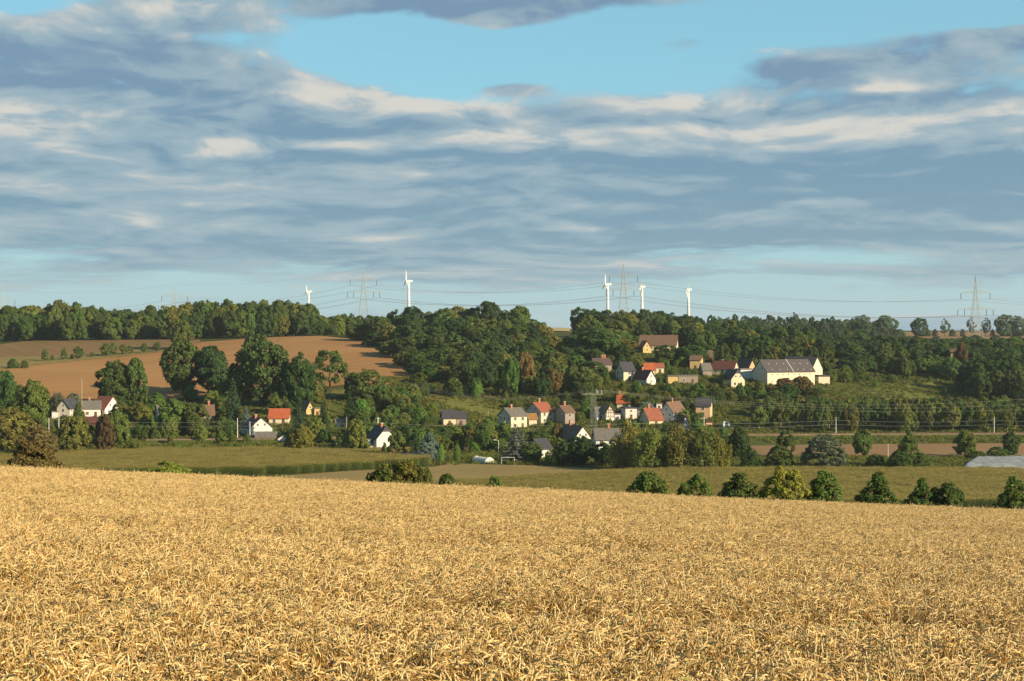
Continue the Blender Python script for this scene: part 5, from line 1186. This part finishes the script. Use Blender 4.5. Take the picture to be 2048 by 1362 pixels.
# polytunnel, goal, caravan, fence, plastic crop cover, satellite dish
def polytunnel():
    Y = Yat(968, 927); p = P(966, Y, 0.05) + Vector((0, 3, 0)); root = empty('polytunnel', p, math.radians(-55)); tag(root, 'white rounded polytunnel greenhouse at the field edge', 'polytunnel')
    k = Y / F; L, rr = 46 * k, 11.5 * k; n = 12
    m = MB()
    for x in (-L / 2, L / 2): m.v += [(x, -rr * math.cos(math.pi * i / n), 0.95 * rr * math.sin(math.pi * i / n) ** 0.8) for i in range(n + 1)]
    m.f = [(i, i + 1, n + 2 + i, n + 1 + i) for i in range(n)]; m.build('cover', principled('tunnel_film', (0.42, 0.44, 0.42), 0.45, 0.3, 0, 0.06), root, True)
    for x in (-L / 2 - 0.02, L / 2 + 0.02):
        m = MB(); m.v = [(x, -rr * math.cos(math.pi * i / n), 0.95 * rr * math.sin(math.pi * i / n) ** 0.8) for i in range(n + 1)]; m.f = [tuple(range(n + 1))]; e = m.build('end_sheet', M_WHITE, root)
        MB().box(x - 0.03, x + 0.03, -0.45, 0.45, 0, 1.7).build('door', principled('film_door', (0.5, 0.5, 0.42), 0.6, 0.2), root)
    for q in range(6):
        x = -L / 2 + L * q / 5; MB().tube([(x, -rr * 1.005 * math.cos(math.pi * i / n), 0.955 * rr * math.sin(math.pi * i / n) ** 0.8) for i in range(n + 1)], 0.035, 5).build('hoop', M_STEEL, root)
polytunnel()
def goal():
    Y = Yat(1016, 928); k = Y / F; p = P(1016, Y); root = empty('football_goal', p, math.radians(4)); tag(root, 'white football goal frame beside the polytunnel', 'goal')
    hw, h = 13 * k, 13 * k
    for s in (-1, 1): MB().bar((s * hw, 0, 0), (s * hw, 0, h), 0.09).build('post', M_WHITE, root); MB().bar((s * hw, 0, h), (s * hw, 1.3, 0), 0.05).build('stay', M_WHITE, root)
    MB().bar((-hw, 0, h), (hw, 0, h), 0.09).build('crossbar', M_WHITE, root)
goal()
def caravan():
    Y = Yat(1452, 855); p = P(1452, Y); root = empty('caravan', p, math.radians(10)); tag(root, 'small white caravan below the peach house', 'caravan')
    m = MB(); prof = [(-1.3, 0.4), (1.25, 0.4), (1.3, 1.5), (1.0, 2.25), (-1.1, 2.3), (-1.35, 1.4)]
    m.v = [(x, -1.0, z) for x, z in prof] + [(x, 1.0, z) for x, z in prof]; m.f = [tuple(range(6)), tuple(range(11, 5, -1))] + [((i + 1) % 6, i, 6 + i, 6 + (i + 1) % 6) for i in range(6)]
    m.build('body', M_WHITE, root); MB().box(-0.7, 0.5, -1.03, -0.98, 1.3, 1.8).build('window', M_GLASS, root)
    for s in (-1, 1): MB().tube([(0, s * 0.85, 0.3), (0, s * 1.02, 0.3)], 0.3, 12).build('wheel', M_INS, root)
    MB().bar((1.25, 0, 0.45), (2.2, 0, 0.45), 0.08).build('tow_bar', M_STEEL, root)
caravan()
def dish():
    Y = Yat(1407, 776); p = P(1407, Y); root = empty('satellite_dish', p, math.radians(20)); tag(root, 'white satellite dish on the village slope beside the workshop', 'satellite dish')
    MB().tube([(0, 0, 0), (0, 0, 1.2)], 0.06, 6).build('post', M_STEEL, root)
    m = MB(); n = 14; m.v = [(0, -0.15, 1.5)] + [(0.75 * math.cos(6.283 * i / n), -0.35, 1.5 + 0.75 * math.sin(6.283 * i / n)) for i in range(n)]; m.f = [(0, 1 + i, 1 + (i + 1) % n) for i in range(n)]
    m.build('reflector', M_WHITE, root); MB().bar((0, -0.15, 1.5), (0, -0.9, 1.4), 0.04).build('feed_arm', M_STEEL, root)
dish()
def fence(px0, px1, base, n, label):
    Y = Yat((px0 + px1) / 2, base); p = P((px0 + px1) / 2, Y); root = empty('rail_fence', p); tag(root, label, 'fence'); hw = (px1 - px0) / 2 * Y / F
    for i in range(n): MB().box(-0.07, 0.07, -0.07, 0.07, -0.3, 1.15).build('post', M_WHITE, root).location = (-hw + 2 * hw * i / (n - 1), 0, 0)
    for z in (0.55, 1.0): MB().box(-hw, hw, 0.071, 0.11, z, z + 0.1).build('rail', M_WHITE, root)
fence(645, 712, 911, 5, 'low white railing at the back of the left maize field')
def fence2():
    Y = Yat(800, 792); root = empty('pasture_fence', P(800, Y)); tag(root, 'row of wooden fence posts on the hillside pasture', 'fence')
    for i in range(7):
        px = 788 + i * 12; q = P(px, Y + i * 1.5) - P(800, Y); MB().tube([(0, 0, -0.2), (0, 0, 1.5)], 0.11, 6).build('post', M_WOOD, root).location = q
    a = P(788, Y) - P(800, Y); b = P(860, Y + 9) - P(800, Y); MB().bar(a + Vector((0, 0, 1.2)), b + Vector((0, 0, 1.2)), 0.03).build('wire', M_WIRE, root)
fence2()
def crop_cover():
    x0, x1, y0, y1 = (1905 - CX) / F * 470, (2330 - CX) / F * 470, 462.0, 500.0; nx, ny = 90, 60; V, Fc = [], []
    for i in range(nx):
        for j in range(ny):
            f = j / (ny - 1); y = y0 + (y1 - y0) * f; x = x0 + (8 * f if False else 14 * f) + (x1 - x0) * i / (nx - 1)
            edge = min(1.0, min(i, nx - 1 - i, j, ny - 1 - j) / 2.0)
            V.append((x, y, Hs(x, y) + edge * (1.3 + 0.28 * math.sin(j * 1.7) + 0.12 * math.sin(i * 0.9 + j) + R.uniform(-0.05, 0.05)) - 0.2 * (1 - edge)))
    for i in range(nx - 1): Fc += [(i * ny + j, (i + 1) * ny + j, (i + 1) * ny + j + 1, i * ny + j + 1) for j in range(ny - 1)]
    o = MB().add(V, Fc).build('crop_cover', principled('plastic_film', (0.22, 0.24, 0.25), 0.5, 0.3, 0, 0.2, 0.25), None, True)
    tag(o, 'wide grey plastic crop cover lying on the field at the right edge', 'crop cover')
crop_cover()

# ------------------------------------------------------------------ air
def haze():
    m = bpy.data.materials.new('haze_air'); m.use_nodes = True; t = m.node_tree; t.nodes.clear()
    v = t.nodes.new('ShaderNodeVolumePrincipled'); v.inputs['Color'].default_value = (0.80, 0.90, 1.0, 1); v.inputs['Density'].default_value = HAZE; v.inputs['Anisotropy'].default_value = 0.2
    o = t.nodes.new('ShaderNodeOutputMaterial'); t.links.new(v.outputs[0], o.inputs['Volume'])
    b = MB().box(-5400, 5400, -120, 6100, -60, 190).build('haze', m); tag(b, 'thin pale blue air over the whole valley', kind='stuff')
HAZE = 0.00005
if HAZE: haze()
